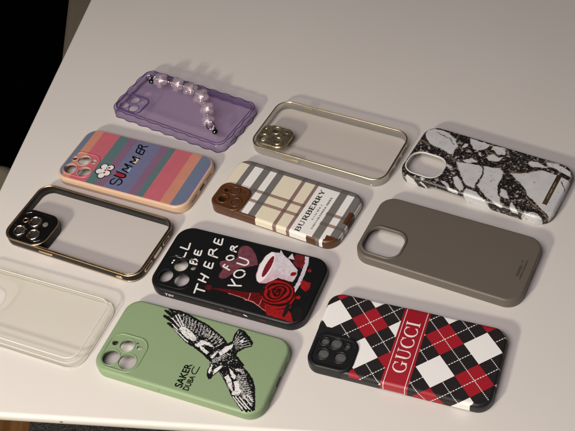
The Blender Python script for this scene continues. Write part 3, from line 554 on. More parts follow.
# --- argyle case with red band
t, L, Wd = case('argyle', 'red, white and black argyle case with a red lettered band across it')
def argyle_mat():
    N = Nodes('argyle_leather'); v, x, y, z = N.obj()
    y = N.math('ADD', y, N.math('MULTIPLY', N.math('SIGN', y), N.math('MULTIPLY_ADD', z, -.8, H * .8)))
    S = 33.0; dx = N.math('ADD', x, 37.0); dy = N.math('ADD', y, -15.75)
    p = N.math('DIVIDE', N.math('ADD', dx, dy), S); q = N.math('DIVIDE', N.math('SUBTRACT', dx, dy), S)
    i = N.math('FLOOR', N.math('ADD', p, .5)); j = N.math('FLOOR', N.math('ADD', q, .5))
    odd = N.math('FLOORED_MODULO', N.math('ADD', i, j), 2.0); red = N.math('FLOORED_MODULO', i, 2.0)
    fp = N.math('SUBTRACT', p, i); fq = N.math('SUBTRACT', q, j)
    w = .016
    dp = N.math('MULTIPLY', N.math('LESS_THAN', N.math('ABSOLUTE', fp), w), N.math('LESS_THAN', N.math('FRACT', N.math('MULTIPLY', q, 13.0)), .62))
    dq = N.math('MULTIPLY', N.math('LESS_THAN', N.math('ABSOLUTE', fq), w), N.math('LESS_THAN', N.math('FRACT', N.math('MULTIPLY', p, 9.0)), .66))
    dash = N.math('MAXIMUM', dp, dq)
    n = N.noise(v, 700, 3, .6)
    # woven rib, running along the leather
    rib = N.math('SINE', N.math('MULTIPLY', N.math('ADD', N.math('MULTIPLY', x, .5), N.math('MULTIPLY', y, 1.0)), 5.2))
    rib2 = N.math('MULTIPLY_ADD', rib, .5, .5)
    white = N.mix(N.math('MULTIPLY', rib2, .35), (.82, .80, .78, 1), (.58, .56, .54, 1))
    redc = N.mix(N.math('MULTIPLY', n, .6), (.36, .012, .022, 1), (.22, .006, .014, 1))
    blk = N.mix(n, (.011, .009, .009, 1), (.022, .018, .018, 1))
    c = N.mix(red, redc, white); c = N.mix(odd, c, blk); c = N.mix(N.math('MULTIPLY', dash, N.math('MAXIMUM', odd, N.math('SUBTRACT', 1.0, red))), c, (.72, .7, .66, 1))
    return N.pbr(c, .48, 0, .25, N.bump(N.math('ADD', n, N.math('MULTIPLY', rib2, .6)), .25, .00025))
M_ARG = argyle_mat()
pr = prof_round(H, 3.4)
shell('case_body', M_BLACK, t, L, Wd, 13, [(d + .25, z) for d, z in pr[:-1]] + [(pr[-1][0] + .25, H - .25)], [pts2(rrect(32, 28, 8, 6, 2, -58, -22))], 2.0)
def keep_arg(x, y, z):
    bad = inpoly(x, y, pts2(rrect(39.5, 34.6, 10.5, 8, 3, -58.2, -22.9))) | (x < -39) & (y < -30)
    bad |= (x < -2) & (y < -Wd / 2 + 2.2) & (x > -42) & (x < -12) & (z < 7.2)           # button gap
    bad |= (x < -56) & (y < 1.5)
    bad |= (x > 56) & (y < -Wd / 2 + 8) & (x + (-y) > 104) | (x > L / 2 - 3.2) & (y < -20)
    bad |= (x > L / 2 - 1.8) & (abs(y) < 14) & (z < 8)
    return ~bad & (z > 1.4)
V, F, U = skin(L, Wd, 13, pr, .6, 16, 150, keep_arg, True, lift=.06)
from_np('printed_back', V, F, M_ARG, t)
CI = [(-66.3, -26.8, 4.9), (-51, -26.6, 5.0), (-58.6, -14, 5.0), (-68.7, -14.2, 3.6), (-48.4, -14.2, 2.4)]
block('camera_housing', plain('matt_black_rubber', (.008, .008, .009, 1), .45, 0, .35), t, 40.5, 35.6, 11, 1.0, 12.3, lens_holes(CI), 1.6, -58.2, -22.9, 8, 1.0, 1.2)
M_GLENS = plain('lens_hole_grey', (.10, .098, .095, 1), .3, 0, .5)  # grey discs added so the holes look as light as the table below
for x, y, r in CI:
    tube_loop('lens_rim', M_BLACK, t, cloop(x, y, r + .7), half_round(1.3, .5), 11.3)
    pill('lens_disc', M_GLENS, t, (x, y, 9.6), (1, 0, 0), (0, 1, 0), (0, 0, 1), r - .05, r - .05, .3)
# red band: a strap glued across, running down both long walls
bandx = (-11.6, 11.5); bm = bmesh.new(); rows = []
sec = [(-Wd / 2 - .16, 2.0), (-Wd / 2 - .16, H - 3.4)] + [(-Wd / 2 - .16 + 3.4 - 3.4 * math.cos(u), H + .16 - 3.4 + 3.4 * math.sin(u)) for u in (.3, .6, .9, 1.2, 1.57)]
sec = sec + [(-y, z) for y, z in reversed(sec)]
for y, z in sec: rows.append([bm.verts.new((x * MM, y * MM, z * MM)) for x in np.linspace(bandx[0], bandx[1], 9)])
for r0, r1 in zip(rows, rows[1:]):
    for i in range(8): bm.faces.new((r0[i], r0[i + 1], r1[i + 1], r1[i])).smooth = True
N = Nodes('red_band'); v, x, y, z = N.obj(); n = N.noise(v, 600, 3, .6)
rib = N.math('MULTIPLY_ADD', N.math('SINE', N.math('MULTIPLY', y, 6.0)), .5, .5)
c = N.mix(N.math('MULTIPLY', n, .5), (.34, .010, .02, 1), (.24, .006, .015, 1))
ln = N.math('MAXIMUM', N.math('LESS_THAN', N.math('ABSOLUTE', N.math('ADD', x, 9.3)), .28), N.math('LESS_THAN', N.math('ABSOLUTE', N.math('ADD', x, -9.2)), .28))
c = N.mix(ln, c, (.74, .66, .62, 1))
o = from_bm('red_band', bm, N.pbr(c, .4, 0, .5, N.bump(rib, .12, .0002)), t)
serif_word('lettering', 'GUCCI', M_WHITE_INK, t, 5.6, 12.0, -27.2, 26.0, H + .2, heavy=.15, thin=.05, ser=.05)

# --- black case with rose, teacup and hand lettering
t, L, Wd = case('rose', 'black case printed with a teacup, red rose and white hand lettering')
M_ROSEB = plain('soft_black', (.0065, .0065, .007, 1), .42, 0, .28)
HR = [(-65.4, -23.4, 7.3), (-48.2, -23.6, 7.3), (-56.6, -8, 7.0), (-44.1, -7.2, 2.7)]
shell('case_body', M_ROSEB, t, L, Wd, 16, prof_round(H, 2.4), lens_holes(HR), 2.0)
tube_loop('camera_rim', M_ROSEB, t, rrect(37, 35, 10, 8, 3, -56.5, -16.5), half_round(1.3, .35), H)
for x, y, r in HR[:3]: tube_loop('lens_rim', M_ROSEB, t, cloop(x, y, r + .3), half_round(.8, .25), H)
end_port(t, L, M_SLOT, 0)
a = ART['rose']; V, F = grid(-32, 76, -37, 37.2, .25, H + .015); x, y = V[:, 0], V[:, 1]
wx = x + (fbm(x, y, 2.2, 1) - .5) * .8; wy = y + (fbm(x, y, 2.2, 2) - .5) * .8
C = np.zeros((len(V), 3)); M = np.zeros(len(V), bool)
def lay(mask, col): C[mask] = col[mask] if np.ndim(col) == 2 else col; M[mask] = True
n1 = fbm(x, y, 3, 4)[:, None]; n2 = fbm(x, y, 1.2, 9)[:, None]
red = np.array([.30, .008, .009]) * (.45 + 1.0 * n2); pink = np.array([.60, .36, .44]); pale = np.array([.80, .72, .78])
for p in a['heart']: lay(inpoly(wx, wy, p), np.array([.15, .045, .06]) * (.6 + .8 * n1))
P = np.array(a['tower'][0])
for p in a['tower']:
    lat = (np.sin((x + y) * 2.6) > .1) ^ (np.sin((x - y) * 2.6) > .1); lay(inpoly(wx, wy, p), np.where(lat[:, None], red * .6, red * .2))
for p in a['tline']: lay(segdist(wx, wy, p) < .32, np.array([.55, .2, .18]))
for p in a['saucer']: d = segdist(wx, wy, p); lay(d < 1.9, pale * (.45 + .5 * n1)); lay(d < .5, np.array([.6, .5, .62]))
for p in a['cup']:
    m = inpoly(wx, wy, p); g = np.clip((y + 18) / 34, 0, 1)[:, None]; lay(m, (pink * np.array([1.05, .62, .7]) * (1 - g) + pale * g * .82) * (.75 + .4 * n1))
for p in a['spike']: lay(inpoly(x, y, p), pale * .8 * (.8 + .3 * n1))
for p in a['rim']: m = inpoly(x, y, p); lay(m, np.array([.82, .76, .78]) * np.ones_like(C)); 
for p in a['tea']: lay(inpoly(x, y, p), np.array([.17, .012, .02]) * (.5 + n2))
for p in a['darkrose']: lay(inpoly(wx, wy, p), np.array([.13, .012, .014]) * (.3 + 1.5 * n2))
for p in a['low']: lay(inpoly(wx, wy, p), red)
for p in a['petal']: lay(inpoly(wx, wy, p), red * 1.0)
rc = a['rosec'][0][0]
for p in a['rose']:
    m = inpoly(wx, wy, p); dx, dy = wx - rc[0], wy - rc[1]; rr = np.hypot(dx, dy); th = np.arctan2(dy, dx)
    sw = np.sin(rr * 1.55 + th * 1.0 + 1.6 * np.sin(th * 2.5 + rr * .35)) ; b = np.clip(.42 + .5 * sw, .06, 1)[:, None] * np.clip(.25 + rr / 10, .25, 1.05)[:, None]
    lay(m, np.array([.36, .009, .010]) * b * (.7 + .6 * n2))
for p in a['leaf']: lay(inpoly(wx, wy, p), np.array([.010, .008, .008]))
used, F2 = trim(V, F, M); C[~M] = (.0065, .0065, .007)
from_np('picture_print', V[used], F2, printed('picture_ink', .42, spec=.3), t, True, C[used])
ribbons('lettering', M_WHITE_INK, t, a['letters'], H + .03, 1.65)
# small lettering and marks on the near wall
wall = lambda x, y, h: (x, -Wd / 2 - .03 - (h - H) * .2, y)
ribbons('side_lettering', M_WHITE_INK, t, [[(-58.5, 6.6), (-57.3, 5.2)], [(-56.2, 6.7), (-57.3, 5.2), (-57.6, 3.6)], [(x + .2, y) for x, y in arc_pts(-54.4, 5.0, 1.0, 1.5, 0, 360, 12)], [(-52.2, 6.5), (-52.1, 4.2), (-51.2, 3.7), (-50.4, 4.4), (-50.3, 6.5)]], H, .65, wall)
mk = plain('rose_ink', (.22, .07, .08, 1), .5)
ribbons('side_mark', mk, t, [[(-1.5, 6), (2.0, 5)], [(6, 5.6), (9, 5)]], H, 1.1, wall); ribbons('side_mark', plain('red_ink', (.13, .008, .01, 1), .5), t, [[(14, 5.4), (18.5, 5)], [(38, 5.4), (43, 5)]], H, 1.1, wall)
ribbons('side_mark', M_WHITE_INK, t, [[(22, 6.0), (24.4, 5.4)], [(23, 5.2), (25, 4.6)]], H, 1.1, wall)

# --- plain taupe case
t, L, Wd = case('grey', 'plain taupe grey case with one large square camera opening')
M_TAUPE = plain('taupe_silicone', (.122, .102, .083, 1), .42, 0, .4, .03)
cut = pts2(rrect(36.5, 31.5, 11, 8, 3, -56.9, -17.1))
shell('case_body', M_TAUPE, t, L, Wd, 15, prof_round(H, 2.2, .5), [cut], 2.0)
tube_loop('camera_rim', M_TAUPE, t, rrect(39, 34, 12, 8, 3, -56.9, -17.1), half_round(2.4, 1.3), H - .1)
end_port(t, L, M_SLOT, 0)
M_DIM = plain('dim_print', (.042, .034, .028, 1), .5)
def small_print(x, y0, y1, h, mat, seed, name='small_lettering', z=H + .02, w=.42, gap=.35):
    r = random.Random(seed); st = []; y = y0
    while y < y1:
        st.append([(x, y), (x - h, y)])
        k = r.random()
        if k < .5: st.append([(x - h, y), (x - h, y + h * .5), (x, y + h * .55)])
        elif k < .8: st.append([(x - h * .5, y), (x - h * .5, y + h * .45)])
        y += h * (.75 + gap * r.random())
    return ribbons(name, mat, t, st, z, w)
small_print(69.6, -9.5, 3.5, 2.3, M_DIM, 3, w=.6); small_print(68.3, 5.5, 10, .9, M_DIM, 5, w=.3); small_print(72.2, -12.5, 10, 1.0, M_DIM, 6, w=.3)

# --- black and gold bumper case
t, L, Wd = case('blackgold', 'clear backed case with black bumper and gold trim lines')
M_SHEET = clear('clear_back_sheet', (.99, .985, .985, 1), (.90, .89, .88, 1), .08, .7)
M_BUMP = plain('glossy_black_bumper', (.005, .0045, .0045, 1), .3, 0, .25)
zt = 10.6
shell('bumper_frame', M_BUMP, t, L, Wd, 14, [(.9, 0), (.3, .5), (.1, 1.2), (0, 3), (0, zt - 2.2), (.35, zt - 1.1), (1.1, zt - .35), (1.9, zt - .1)], (), 2.4, panel=False, zin=zt - .9)
bm = bmesh.new(); r0 = addring(bm, ring_at(L, Wd, 14, 2.1, 10, 1), zt - .5); r1 = addring(bm, ring_at(L, Wd, 14, 2.1, 10, 1), zt - 1.3)
hole = pts2(rrect(38, 34, 9, 6, 2, -54, -19)); a0 = addring(bm, hole, zt - .5); a1 = addring(bm, hole, zt - 1.3)
fill(bm, [r0, a0]); fill(bm, [r1, a1]); bridge(bm, r0, r1); bridge(bm, a0, a1); from_bm('clear_back', bm, M_SHEET, t)
tube_loop('gold_trim', M_GOLD, t, rrect(L - 1.0, Wd - 1.0, 13.5, 10, 6), disc_sec(1.5, 1.2), zt - .75)
tube_loop('gold_trim', M_GOLD, t, rrect(L - 4.0, Wd - 4.0, 12, 10, 6), disc_sec(.7, .5), zt - .12)
tube_loop('gold_trim', M_GOLD, t, rrect(L - .2, Wd - .2, 14, 10, 6), disc_sec(.5, .6), 2.0)
block('camera_housing', M_BUMP, t, 45.5, 40.5, 12.5, .8, 12.6, lens_holes([(-64, -27.3, 4.4), (-46.8, -27.2, 4.4), (-55, -12, 4.4), (-66.4, -13.3, 2.4)]), 1.6, -53.6, -18.8, 8, .9, 1.4)
tube_loop('gold_trim', M_GOLD, t, rrect(45.3, 40.3, 12.5, 8, 3, -53.6, -18.8), disc_sec(1.1, 1.0), 11.4)
tube_loop('gold_trim', plain('dark_chrome', (.25, .23, .22, 1), .18, 1.0), t, rrect(38, 33.5, 9.5, 8, 3, -53.6, -18.8), disc_sec(.8, .7), 12.35)
M_LENSGLASS = plain('dark_lens_glass', (.03, .027, .025, 1), .12, 0, .8)
M_LRG = plain('pale_lens_metal', (.72, .60, .46, 1), .22, 1.0)
for x, y, r in [(-64, -27.3, 6.0), (-46.8, -27.2, 6.0), (-55, -12, 6.0)]:
    rg = tube_loop('lens_ring', M_LRG, t, cloop(x, y, r), half_round(2.3, 1.6), 11.7)
    bm = bmesh.new(); bmesh.ops.create_cone(bm, cap_ends=True, segments=28, radius1=r * MM, radius2=r * .98 * MM, depth=.6 * MM, matrix=Matrix.Translation((x * MM, y * MM, 11.2 * MM))); from_bm('lens_disc', bm, M_LENSGLASS, t, angle=.6)
tube_loop('lens_ring', M_GOLD, t, cloop(-66.4, -13.3, 2.7), half_round(.9, .5), 11.7)
pill('sensor_cover', plain('grey_sensor', (.18, .15, .13, 1), .3), t, (-43.2, -11.6, 11.6), (1, 0, 0), (0, 1, 0), (0, 0, 1), 2.9, 2.9, .5)
pill('side_button', M_GOLD, t, (-26, -Wd / 2, 5.6), (1, 0, 0), (0, 0, 1), (0, -1, 0), 8.2, 1.2, .5)
pill('strap_clip', M_GOLD, t, (60, -Wd / 2 + .1, 5.0), (1, 0, 0), (0, 0, 1), (0, -1, 0), 3.6, 1.7, .5)
for yy in (-26, -19): pass
M_SILVER = plain('bright_slot', (.7, .68, .66, 1), .3, .6)
for yy, aa in ((-18, 7.0), (0, 7.2), (16, 6.0)):
    pill('port_surround', M_GOLD, t, (L / 2 - .1, yy, 5.0), (0, 1, 0), (0, 0, 1), (1, 0, 0), aa, 2.3, .35); pill('port_opening', M_SLOT if yy else M_SILVER, t, (L / 2 + .2, yy, 5.0), (0, 1, 0), (0, 0, 1), (1, 0, 0), aa - 1.0, 1.4, .12)
for xx in (-52, -38, -24): pill('side_button', M_GOLD, t, (xx, Wd / 2, 5.6), (1, 0, 0), (0, 0, 1), (0, 1, 0), 5, 1.1, .4)

# --- rainbow striped case
t, L, Wd = case('stripe', 'rainbow striped case with cream edge, white flower and summer lettering')
M_PEACH = plain('cream_peach_edge', (.62, .41, .28, 1), .38, 0, .4, .03)
HS = [(-66.2, -24.4, 7.2), (-48.4, -24.2, 7.2), (-57.8, -9.0, 7.0), (-69.4, -9.2, 2.8), (-46, -7.6, 2.6)]
shell('case_body', M_PEACH, t, L, Wd, 15, prof_round(H, 2.6), lens_holes(HS, 1.03), 2.2)
def cc(r, g, b):
    c = lin(r, g, b, 1.72); m = sum(c[:3]) / 3; return tuple(m + (k - m) * .88 for k in c[:3]) + (1,)
N = Nodes('rainbow_print'); v, x, y, z = N.obj()
blue, org, pk, teal, mauve, slate = cc(78, 92, 112), cc(165, 104, 82), cc(160, 70, 82), cc(62, 92, 92), cc(102, 72, 96), cc(84, 86, 118)
c = N.ramp(x, -80, 80, [(-80, blue), (-70.5, org), (-60.2, pk), (-39.5, teal), (-27.5, mauve), (-18, slate), (12.3, mauve), (22.5, teal), (30, pk), (49.6, org), (61.3, blue), (72, slate)])
n = N.noise(v, 90, 5, .65); c = N.mix(N.math('MULTIPLY', n, .35), c, (.09, .07, .08, 1)); nf = N.noise(v, 1500, 2)
M_RAIN = N.pbr(c, .5, 0, .35, N.bump(nf, .12, .0002))
V = None
bm = bmesh.new(); ro = addring(bm, ring_at(L, Wd, 15, 2.3, 10, 1), H + .05)
hr = [addring(bm, h, H + .05) for h in lens_holes(HS, 1.03)]; fill(bm, [ro] + hr); from_bm('striped_print', bm, M_RAIN, t)
tube_loop('camera_rim', M_RAIN, t, rrect(34, 33, 10, 8, 3, -57, -15.2), half_round(1.8, .7), H + .05)
M_LRIM = plain('pale_pink_rim', (.55, .30, .27, 1), .35)
for x, y, r in HS: tube_loop('lens_rim', M_LRIM, t, cloop(x, y, r + .35), half_round(1.0 if r > 4 else .6, .45), H + .05)
a = ART['stripe']
polys('lettering_fill', [plain('red_fill', (.30, .02, .035, 1), .5), plain('blue_fill', (.20, .42, .52, 1), .5), plain('yellow_fill', (.62, .56, .26, 1), .5)], t, [(a['red'][0], 0), (a['blue'][0], 1), (a['yel'][0], 2)], H + .07)
ribbons('lettering', M_INK, t, a['st'], H + .13, 1.55)
cen = [p[0] for p in a['petal']]
polys('flower_print', [M_INK, M_WHITE_INK, plain('red_dot', (.32, .02, .04, 1), .5)], t, [(circle(x, y, 4.6, 18), 0) for x, y in cen] + [(circle(x, y, 3.5, 18), 1) for x, y in cen] + [(circle(p[0][0], p[0][1], 1.3, 12), 2) for p in a['dot']], H + .07)
end_port(t, L, M_SLOT, 0, 4.8, 5.2, 1.9)
for yy in (-17, 15): pill('speaker_slot', plain('peach_slot', (.20, .12, .09, 1), .5), t, (L / 2 - .05, yy, 4.8), (0, 1, 0), (0, 0, 1), (1, 0, 0), 6, 1.2, .1)

# --- cream plaid case on brown
t, L, Wd = case('plaid', 'cream, white and grey plaid case with brown camera island and corners')
M_BROWN = plain('chestnut_rubber', (.085, .031, .010, 1), .38, 0, .45, .05)
pr = prof_round(H, 3.0)
shell('case_body', M_BROWN, t, L, Wd, 13, [(d + .25, z) for d, z in pr[:-1]] + [(pr[-1][0] + .25, H - .25)], [pts2(rrect(27, 27, 7, 6, 2, -51, -18))], 2.0)
def plaid_mat():
    N = Nodes('plaid_leather'); v, x, y, z = N.obj()
    W_, CR, GR, BR = (.82, .80, .76, 1), (.76, .69, .53, 1), (.07, .064, .064, 1), (.17, .07, .06, 1)
    gx = N.ramp(x, -75, 75, [(-75, CR), (-57.6, GR), (-51, W_), (-41.2, GR), (-33.2, W_), (-25.4, GR), (-17.6, CR), (3.4, BR), (7.4, CR), (18.7, BR), (22.2, W_), (46.1, GR), (54, W_), (62, GR), (70, W_)])
    one = (1, 1, 1, 1); hb = (.34, .19, .165, 1); dk = (.07, .065, .065, 1)
    gy = N.ramp(y, -40, 40, [(-40, one), (-16.4, hb), (-12.6, one), (-3.2, hb), (.6, one), (28.4, dk), (36, dk)])
    gmask = N.ramp(x, -75, 75, [(-75, (0, 0, 0, 1)), (-38, one), (22.2, (0, 0, 0, 1)), (45.6, one)])   # no brown lines through the lettered panel
    gy2 = N.mix(gmask, one, gy); far = N.math('GREATER_THAN', y, 28.4); gy3 = N.mix(far, gy2, gy)
    c = N.mix(1.0, gx, gy3, 'MULTIPLY')
    # twill threads in the dark bands
    ch = N.math('MULTIPLY', N.math('SINE', N.math('MULTIPLY', N.math('ADD', x, y), 5.5)), N.math('SINE', N.math('MULTIPLY', N.math('SUBTRACT', x, y), 5.5)))
    tw = N.math('MULTIPLY_ADD', ch, .5, .5)
    lum = N.n('ShaderNodeSeparateColor'); N.link(c, lum.inputs[0])
    isd = N.math('LESS_THAN', lum.outputs[1], .3)
    c = N.mix(N.math('MULTIPLY', isd, N.math('MULTIPLY', N.math('POWER', tw, 2.0), .5)), c, (.62, .58, .54, 1))
    rib = N.math('MULTIPLY_ADD', N.math('SINE', N.math('MULTIPLY', x, 3.9)), .5, .5)
    c = N.mix(N.math('MULTIPLY', N.math('POWER', rib, 4.0), .3), c, (.2, .17, .13, 1))
    return N.pbr(c, .5, 0, .35, N.bump(rib, .35, .0003))
def keep_pl(x, y, z):
    bad = inpoly(x, y, pts2(rrect(33.5, 31.6, 9, 8, 3, -52, -18.6))) | (x < -36) & (y < -26)
    bad |= (x < -15.5) & (y < -32.5)
    bad |= (x > 41) & (x < 51) & (y < -33.6) & (z < H - .3)
    bad |= (x > 58.5) & (y < -26) | (x > L / 2 - 3.0) & (y < -22) & (z < 9)
    bad |= (x > 66.5) & (y > -7) & (y < 9.5) & (abs(y - 1) < 8) & (z < 10.9)
    return ~bad & (z > 1.8)
V, F, U = skin(L, Wd, 13, pr, .6, 16, 140, keep_pl, True, lift=.06)
from_np('printed_back', V, F, plaid_mat(), t)
CP = [(-58.1, -24.3, 4.3), (-60.7, -12.2, 2.7)]
block('camera_housing', M_BROWN, t, 35.5, 33.6, 10, .8, 12.3, lens_holes(CP), 1.5, -52.0, -18.6, 8, .6, 1.5)
M_BLENS = plain('brown_lens_cover', (.075, .034, .018, 1), .3, 0, .5)
for x, y, r in [(-58.1, -24.3, 5.4), (-43.6, -23.7, 5.4), (-52.1, -10.7, 5.2)]:
    tube_loop('lens_ring', M_BROWN, t, cloop(x, y, r), half_round(1.7, .9), 11.7)
    if x > -58: pill('lens_disc', M_BLENS, t, (x, y, 11.65), (1, 0, 0), (0, 1, 0), (0, 0, 1), r - .5, r - .5, .25)
for x, y in ((-41.3, -10.9), (-39.5, -8.4)): pill('sensor_cover', M_BLENS, t, (x, y, 11.7), (1, 0, 0), (0, 1, 0), (0, 0, 1), 1.5, 1.2, .4)
serif_word('lettering', 'BURBERRY', M_INK, t, 32.0, 4.9, -33.0, 24.5, H + .1, heavy=.2, thin=.07, ser=.06)
small_print(37.6, -14, 6, 1.5, M_INK, 11, z=H + .1, w=.4, gap=1.3); small_print(42.5, -24.5, 19, 1.8, M_INK, 12, z=H + .1, w=.42, gap=.8)
end_port(t, L, M_SLOT, 1, 4.6, 5, 1.8)

# --- purple see-through case with wavy edge
t, L, Wd = case('purple', 'see-through purple case with a wavy scalloped edge')
M_PUR = clear('purple_plastic', (.955, .925, .97, 1), (.52, .41, .65, 1), .07, 1.1, (.46, .37, .53, 1), .08)
def wave(x, y, nx, ny, d):
    if d > 3.2: return 0
    s = math.cos(2 * math.pi * x / 17.2) if abs(ny) > .7 else math.cos(2 * math.pi * y / 17.0)
    return 1.05 * s * (1 - d / 3.4)
HP = [(-62.8, -26.3, 5.3), (-49.8, -26.3, 5.6), (-56.7, -14.4, 5.6), (-46.8, -14.0, 1.9)]
shell('case_body', M_PUR, t, L - 1, Wd - 1, 13, prof_round(11.2, 2.6, .8), lens_holes(HP), 2.4, k=12, ns=28, wave=wave)
M_PURS = clear('purple_rim_plastic', (.66, .55, .79, 1), (.26, .17, .40, 1), .07, 1.2, (.26, .17, .38, 1), .2)
tube_loop('camera_rim', M_PURS, t, rrect(33, 26, 7, 8, 3, -56, -20.3), half_round(1.9, 1.2), 11.2)
for x, y, r in HP[:3]: tube_loop('lens_rim', M_PURS, t, cloop(x, y, r + .3), half_round(.8, .5), 11.2)
def wavy(d, k=12, ns=28):
    return [(x + nx * wave(x, y, nx, ny, d), y + ny * wave(x, y, nx, ny, d), nx, ny) for x, y, nx, ny in rrect(L - 1 - 2 * d, Wd - 1 - 2 * d, 13 - d, k, ns)]
M_PURE = clear('purple_edge_plastic', (.42, .32, .56, 1), (.15, .09, .26, 1), .07, 1.2, (.16, .10, .26, 1), .3)
tube_loop('lip_rim', M_PURE, t, wavy(.9), disc_sec(.9, .9), 10.6)
tube_loop('lip_rim', M_PURS, t, wavy(3.4), half_round(1.0, .5), 11.2)
tube_loop('base_lip', M_PURE, t, wavy(.1), disc_sec(.8, .8), .8)
for yy in (-17, 0, 16): pill('port_opening', plain('violet_slot', (.10, .06, .16, 1), .4), t, (L / 2 - .3, yy, 5), (0, 1, 0), (0, 0, 1), (1, 0, 0), 5.5, 1.6, .15)

# bead strap lying on the purple case
qx, qy, qa = Q['purple'][:3]
st = thing('bead_strap', 'strap of pink translucent flower beads with metal rings on the purple case', 'bead strap', (qx * MM, qy * MM, 11.3 * MM), qa)
M_BEAD = clear('rose_bead_acrylic', (.93, .84, .89, 1), (.74, .66, .71, 1), .05, 3.0, (.82, .74, .78, 1), .17)
M_PEARL = plain('pink_pearl', (.78, .60, .66, 1), .2, 0, .8)
def flower_bead(c, R, tilt, spin):
    bm = bmesh.new(); bmesh.ops.create_icosphere(bm, subdivisions=5, radius=1)
    rot = Matrix.Rotation(tilt, 3, 'X') @ Matrix.Rotation(spin, 3, 'Z')
    for v in bm.verts:
        p = v.co.copy(); th = math.atan2(p.y, p.x); eq = math.sqrt(max(0, 1 - p.z * p.z))
        s = 1 + (.34 * abs(math.cos(2.5 * th)) - .10) * eq ** 2; q = Vector((p.x * s, p.y * s, p.z * .72)) * R
        v.co = (rot @ q + Vector(c)) * MM
    for f in bm.faces: f.smooth = True
    b = from_bm('bead', bm, M_BEAD, st)
    bm = bmesh.new(); bmesh.ops.create_icosphere(bm, subdivisions=3, radius=R * .40 * MM, matrix=Matrix.Translation(Vector(c) * MM))
    for f in bm.faces: f.smooth = True
    from_bm('bead_core', bm, M_PEARL, b)
BP = [(-46, 21.5), (-23.3, 23.1), (-5.7, 23.1), (13.9, 16.5), (31.7, 2.0), (42.3, -11.9)]
for i, (x, y) in enumerate(BP): flower_bead((x, y, 4.6 + (0, .6, .3, .7, .3, 0)[i]), (7.6, 7.2, 7.4, 7.9, 7.4, 6.3)[i], .5 + .35 * math.sin(i * 2.1), i * .9)
for (x0, y0), (x1, y1) in zip(BP, BP[1:]):
    bm = bmesh.new(); bmesh.ops.create_icosphere(bm, subdivisions=3, radius=1.9 * MM, matrix=Matrix.Translation(((x0 + x1) / 2 * MM, (y0 + y1) / 2 * MM, 5.2 * MM)))
    for f in bm.faces: f.smooth = True
    from_bm('spacer_bead', bm, M_CHROME, st)
def torus(name, c, R, r, mat, tilt=(0, 0, 0)):
    bm = bmesh.new(); rot = Matrix.Rotation(tilt[2], 3, 'Z') @ Matrix.Rotation(tilt[0], 3, 'X'); n, m = 28, 8; g = []
    for i in range(n):
        a = 2 * math.pi * i / n; g.append([bm.verts.new((rot @ Vector(((R + r * math.cos(b)) * math.cos(a), (R + r * math.cos(b)) * math.sin(a), r * math.sin(b))) + Vector(c)) * MM) for b in [2 * math.pi * j / m for j in range(m)]])
    for i in range(n): bridge(bm, g[i], g[(i + 1) % n])
    return from_bm(name, bm, mat, st)
def bell(c):
    bm = bmesh.new(); bmesh.ops.create_uvsphere(bm, u_segments=20, v_segments=14, radius=3.1 * MM, matrix=Matrix.Translation(Vector(c) * MM) @ Matrix.Diagonal((1, 1, .92, 1)))
    for f in bm.faces: f.smooth = True
    b = from_bm('clasp', bm, plain('gunmetal', (.10, .10, .10, 1), .14, 1.0), st)
    bm = bmesh.new(); bmesh.ops.create_cone(bm, cap_ends=True, segments=16, radius1=2.0 * MM, radius2=1.4 * MM, depth=3 * MM, matrix=Matrix.Translation((Vector(c) + Vector((-1.6, 3.2, .8))) * MM)); from_bm('clasp_neck', bm, M_CHROME, b, angle=.7)
torus('ring', (49.5, -17.5, 4.2), 4.3, .65, M_CHROME, (.5, 0, .3)); bell((58.8, -22.8, 3.2)); torus('ring', (54.5, -19.5, 4.5), 2.4, .5, M_CHROME, (1.3, 0, .2))
torus('ring', (-61.5, 20.5, 3.5), 3.6, .55, M_CHROME, (.5, 0, .3)); bell((-56, 17.0, 2.9)); torus('ring', (-53.2, 20.5, 4.6), 2.6, .5, M_CHROME, (1.2, 0, .4))
bm = bmesh.new()   # cord through the beads
pl = [(-61, 20, 4)] + [(x, y, 5.4) for x, y in BP] + [(47, -15.5, 4.6)]; prev = None
for i in range(len(pl)):
    p = Vector(pl[i]); d = (Vector(pl[min(i + 1, len(pl) - 1)]) - Vector(pl[max(i - 1, 0)])).normalized(); u = d.orthogonal().normalized(); w = d.cross(u)
    r = [bm.verts.new((p + (u * math.cos(b) + w * math.sin(b)) * .5) * MM) for b in [2 * math.pi * j / 6 for j in range(6)]]
    if prev: bridge(bm, prev, r)
    prev = r
from_bm('cord', bm, M_WHITE_INK, st)

# --- clear case with pale gold rail
t, L, Wd = case('gold', 'colourless clear case with a thin pale gold rail and camera plate')
M_CL = clear('clear_plastic', (.99, .985, .98, 1), (.90, .89, .87, 1), .06, .7)
M_MILK = clear('frosty_clear_bumper', (.90, .89, .87, 1), (.66, .64, .62, 1), .1, 1.3, (.6, .58, .55, 1), .16)
shell('clear_bumper', M_MILK, t, L, Wd, 15, [(.7, 0), (.2, .5), (0, 1.4), (0, 5), (.1, H - 3), (.4, H - 1.6), (1.0, H - .8)], (), 1.8, panel=False, zin=H - 1.2)
bm = bmesh.new(); r0 = addring(bm, ring_at(L, Wd, 15, 1.9, 10, 1), H - .5); r1 = addring(bm, ring_at(L, Wd, 15, 1.9, 10, 1), H - 1.6)
hole = pts2(rrect(27, 22, 7, 6, 2, -54.8, -18.6)); a0 = addring(bm, hole, H - .5); a1 = addring(bm, hole, H - 1.6)
fill(bm, [r0, a0]); fill(bm, [r1, a1]); bridge(bm, r0, r1); bridge(bm, a0, a1); from_bm('clear_back', bm, M_CL, t)
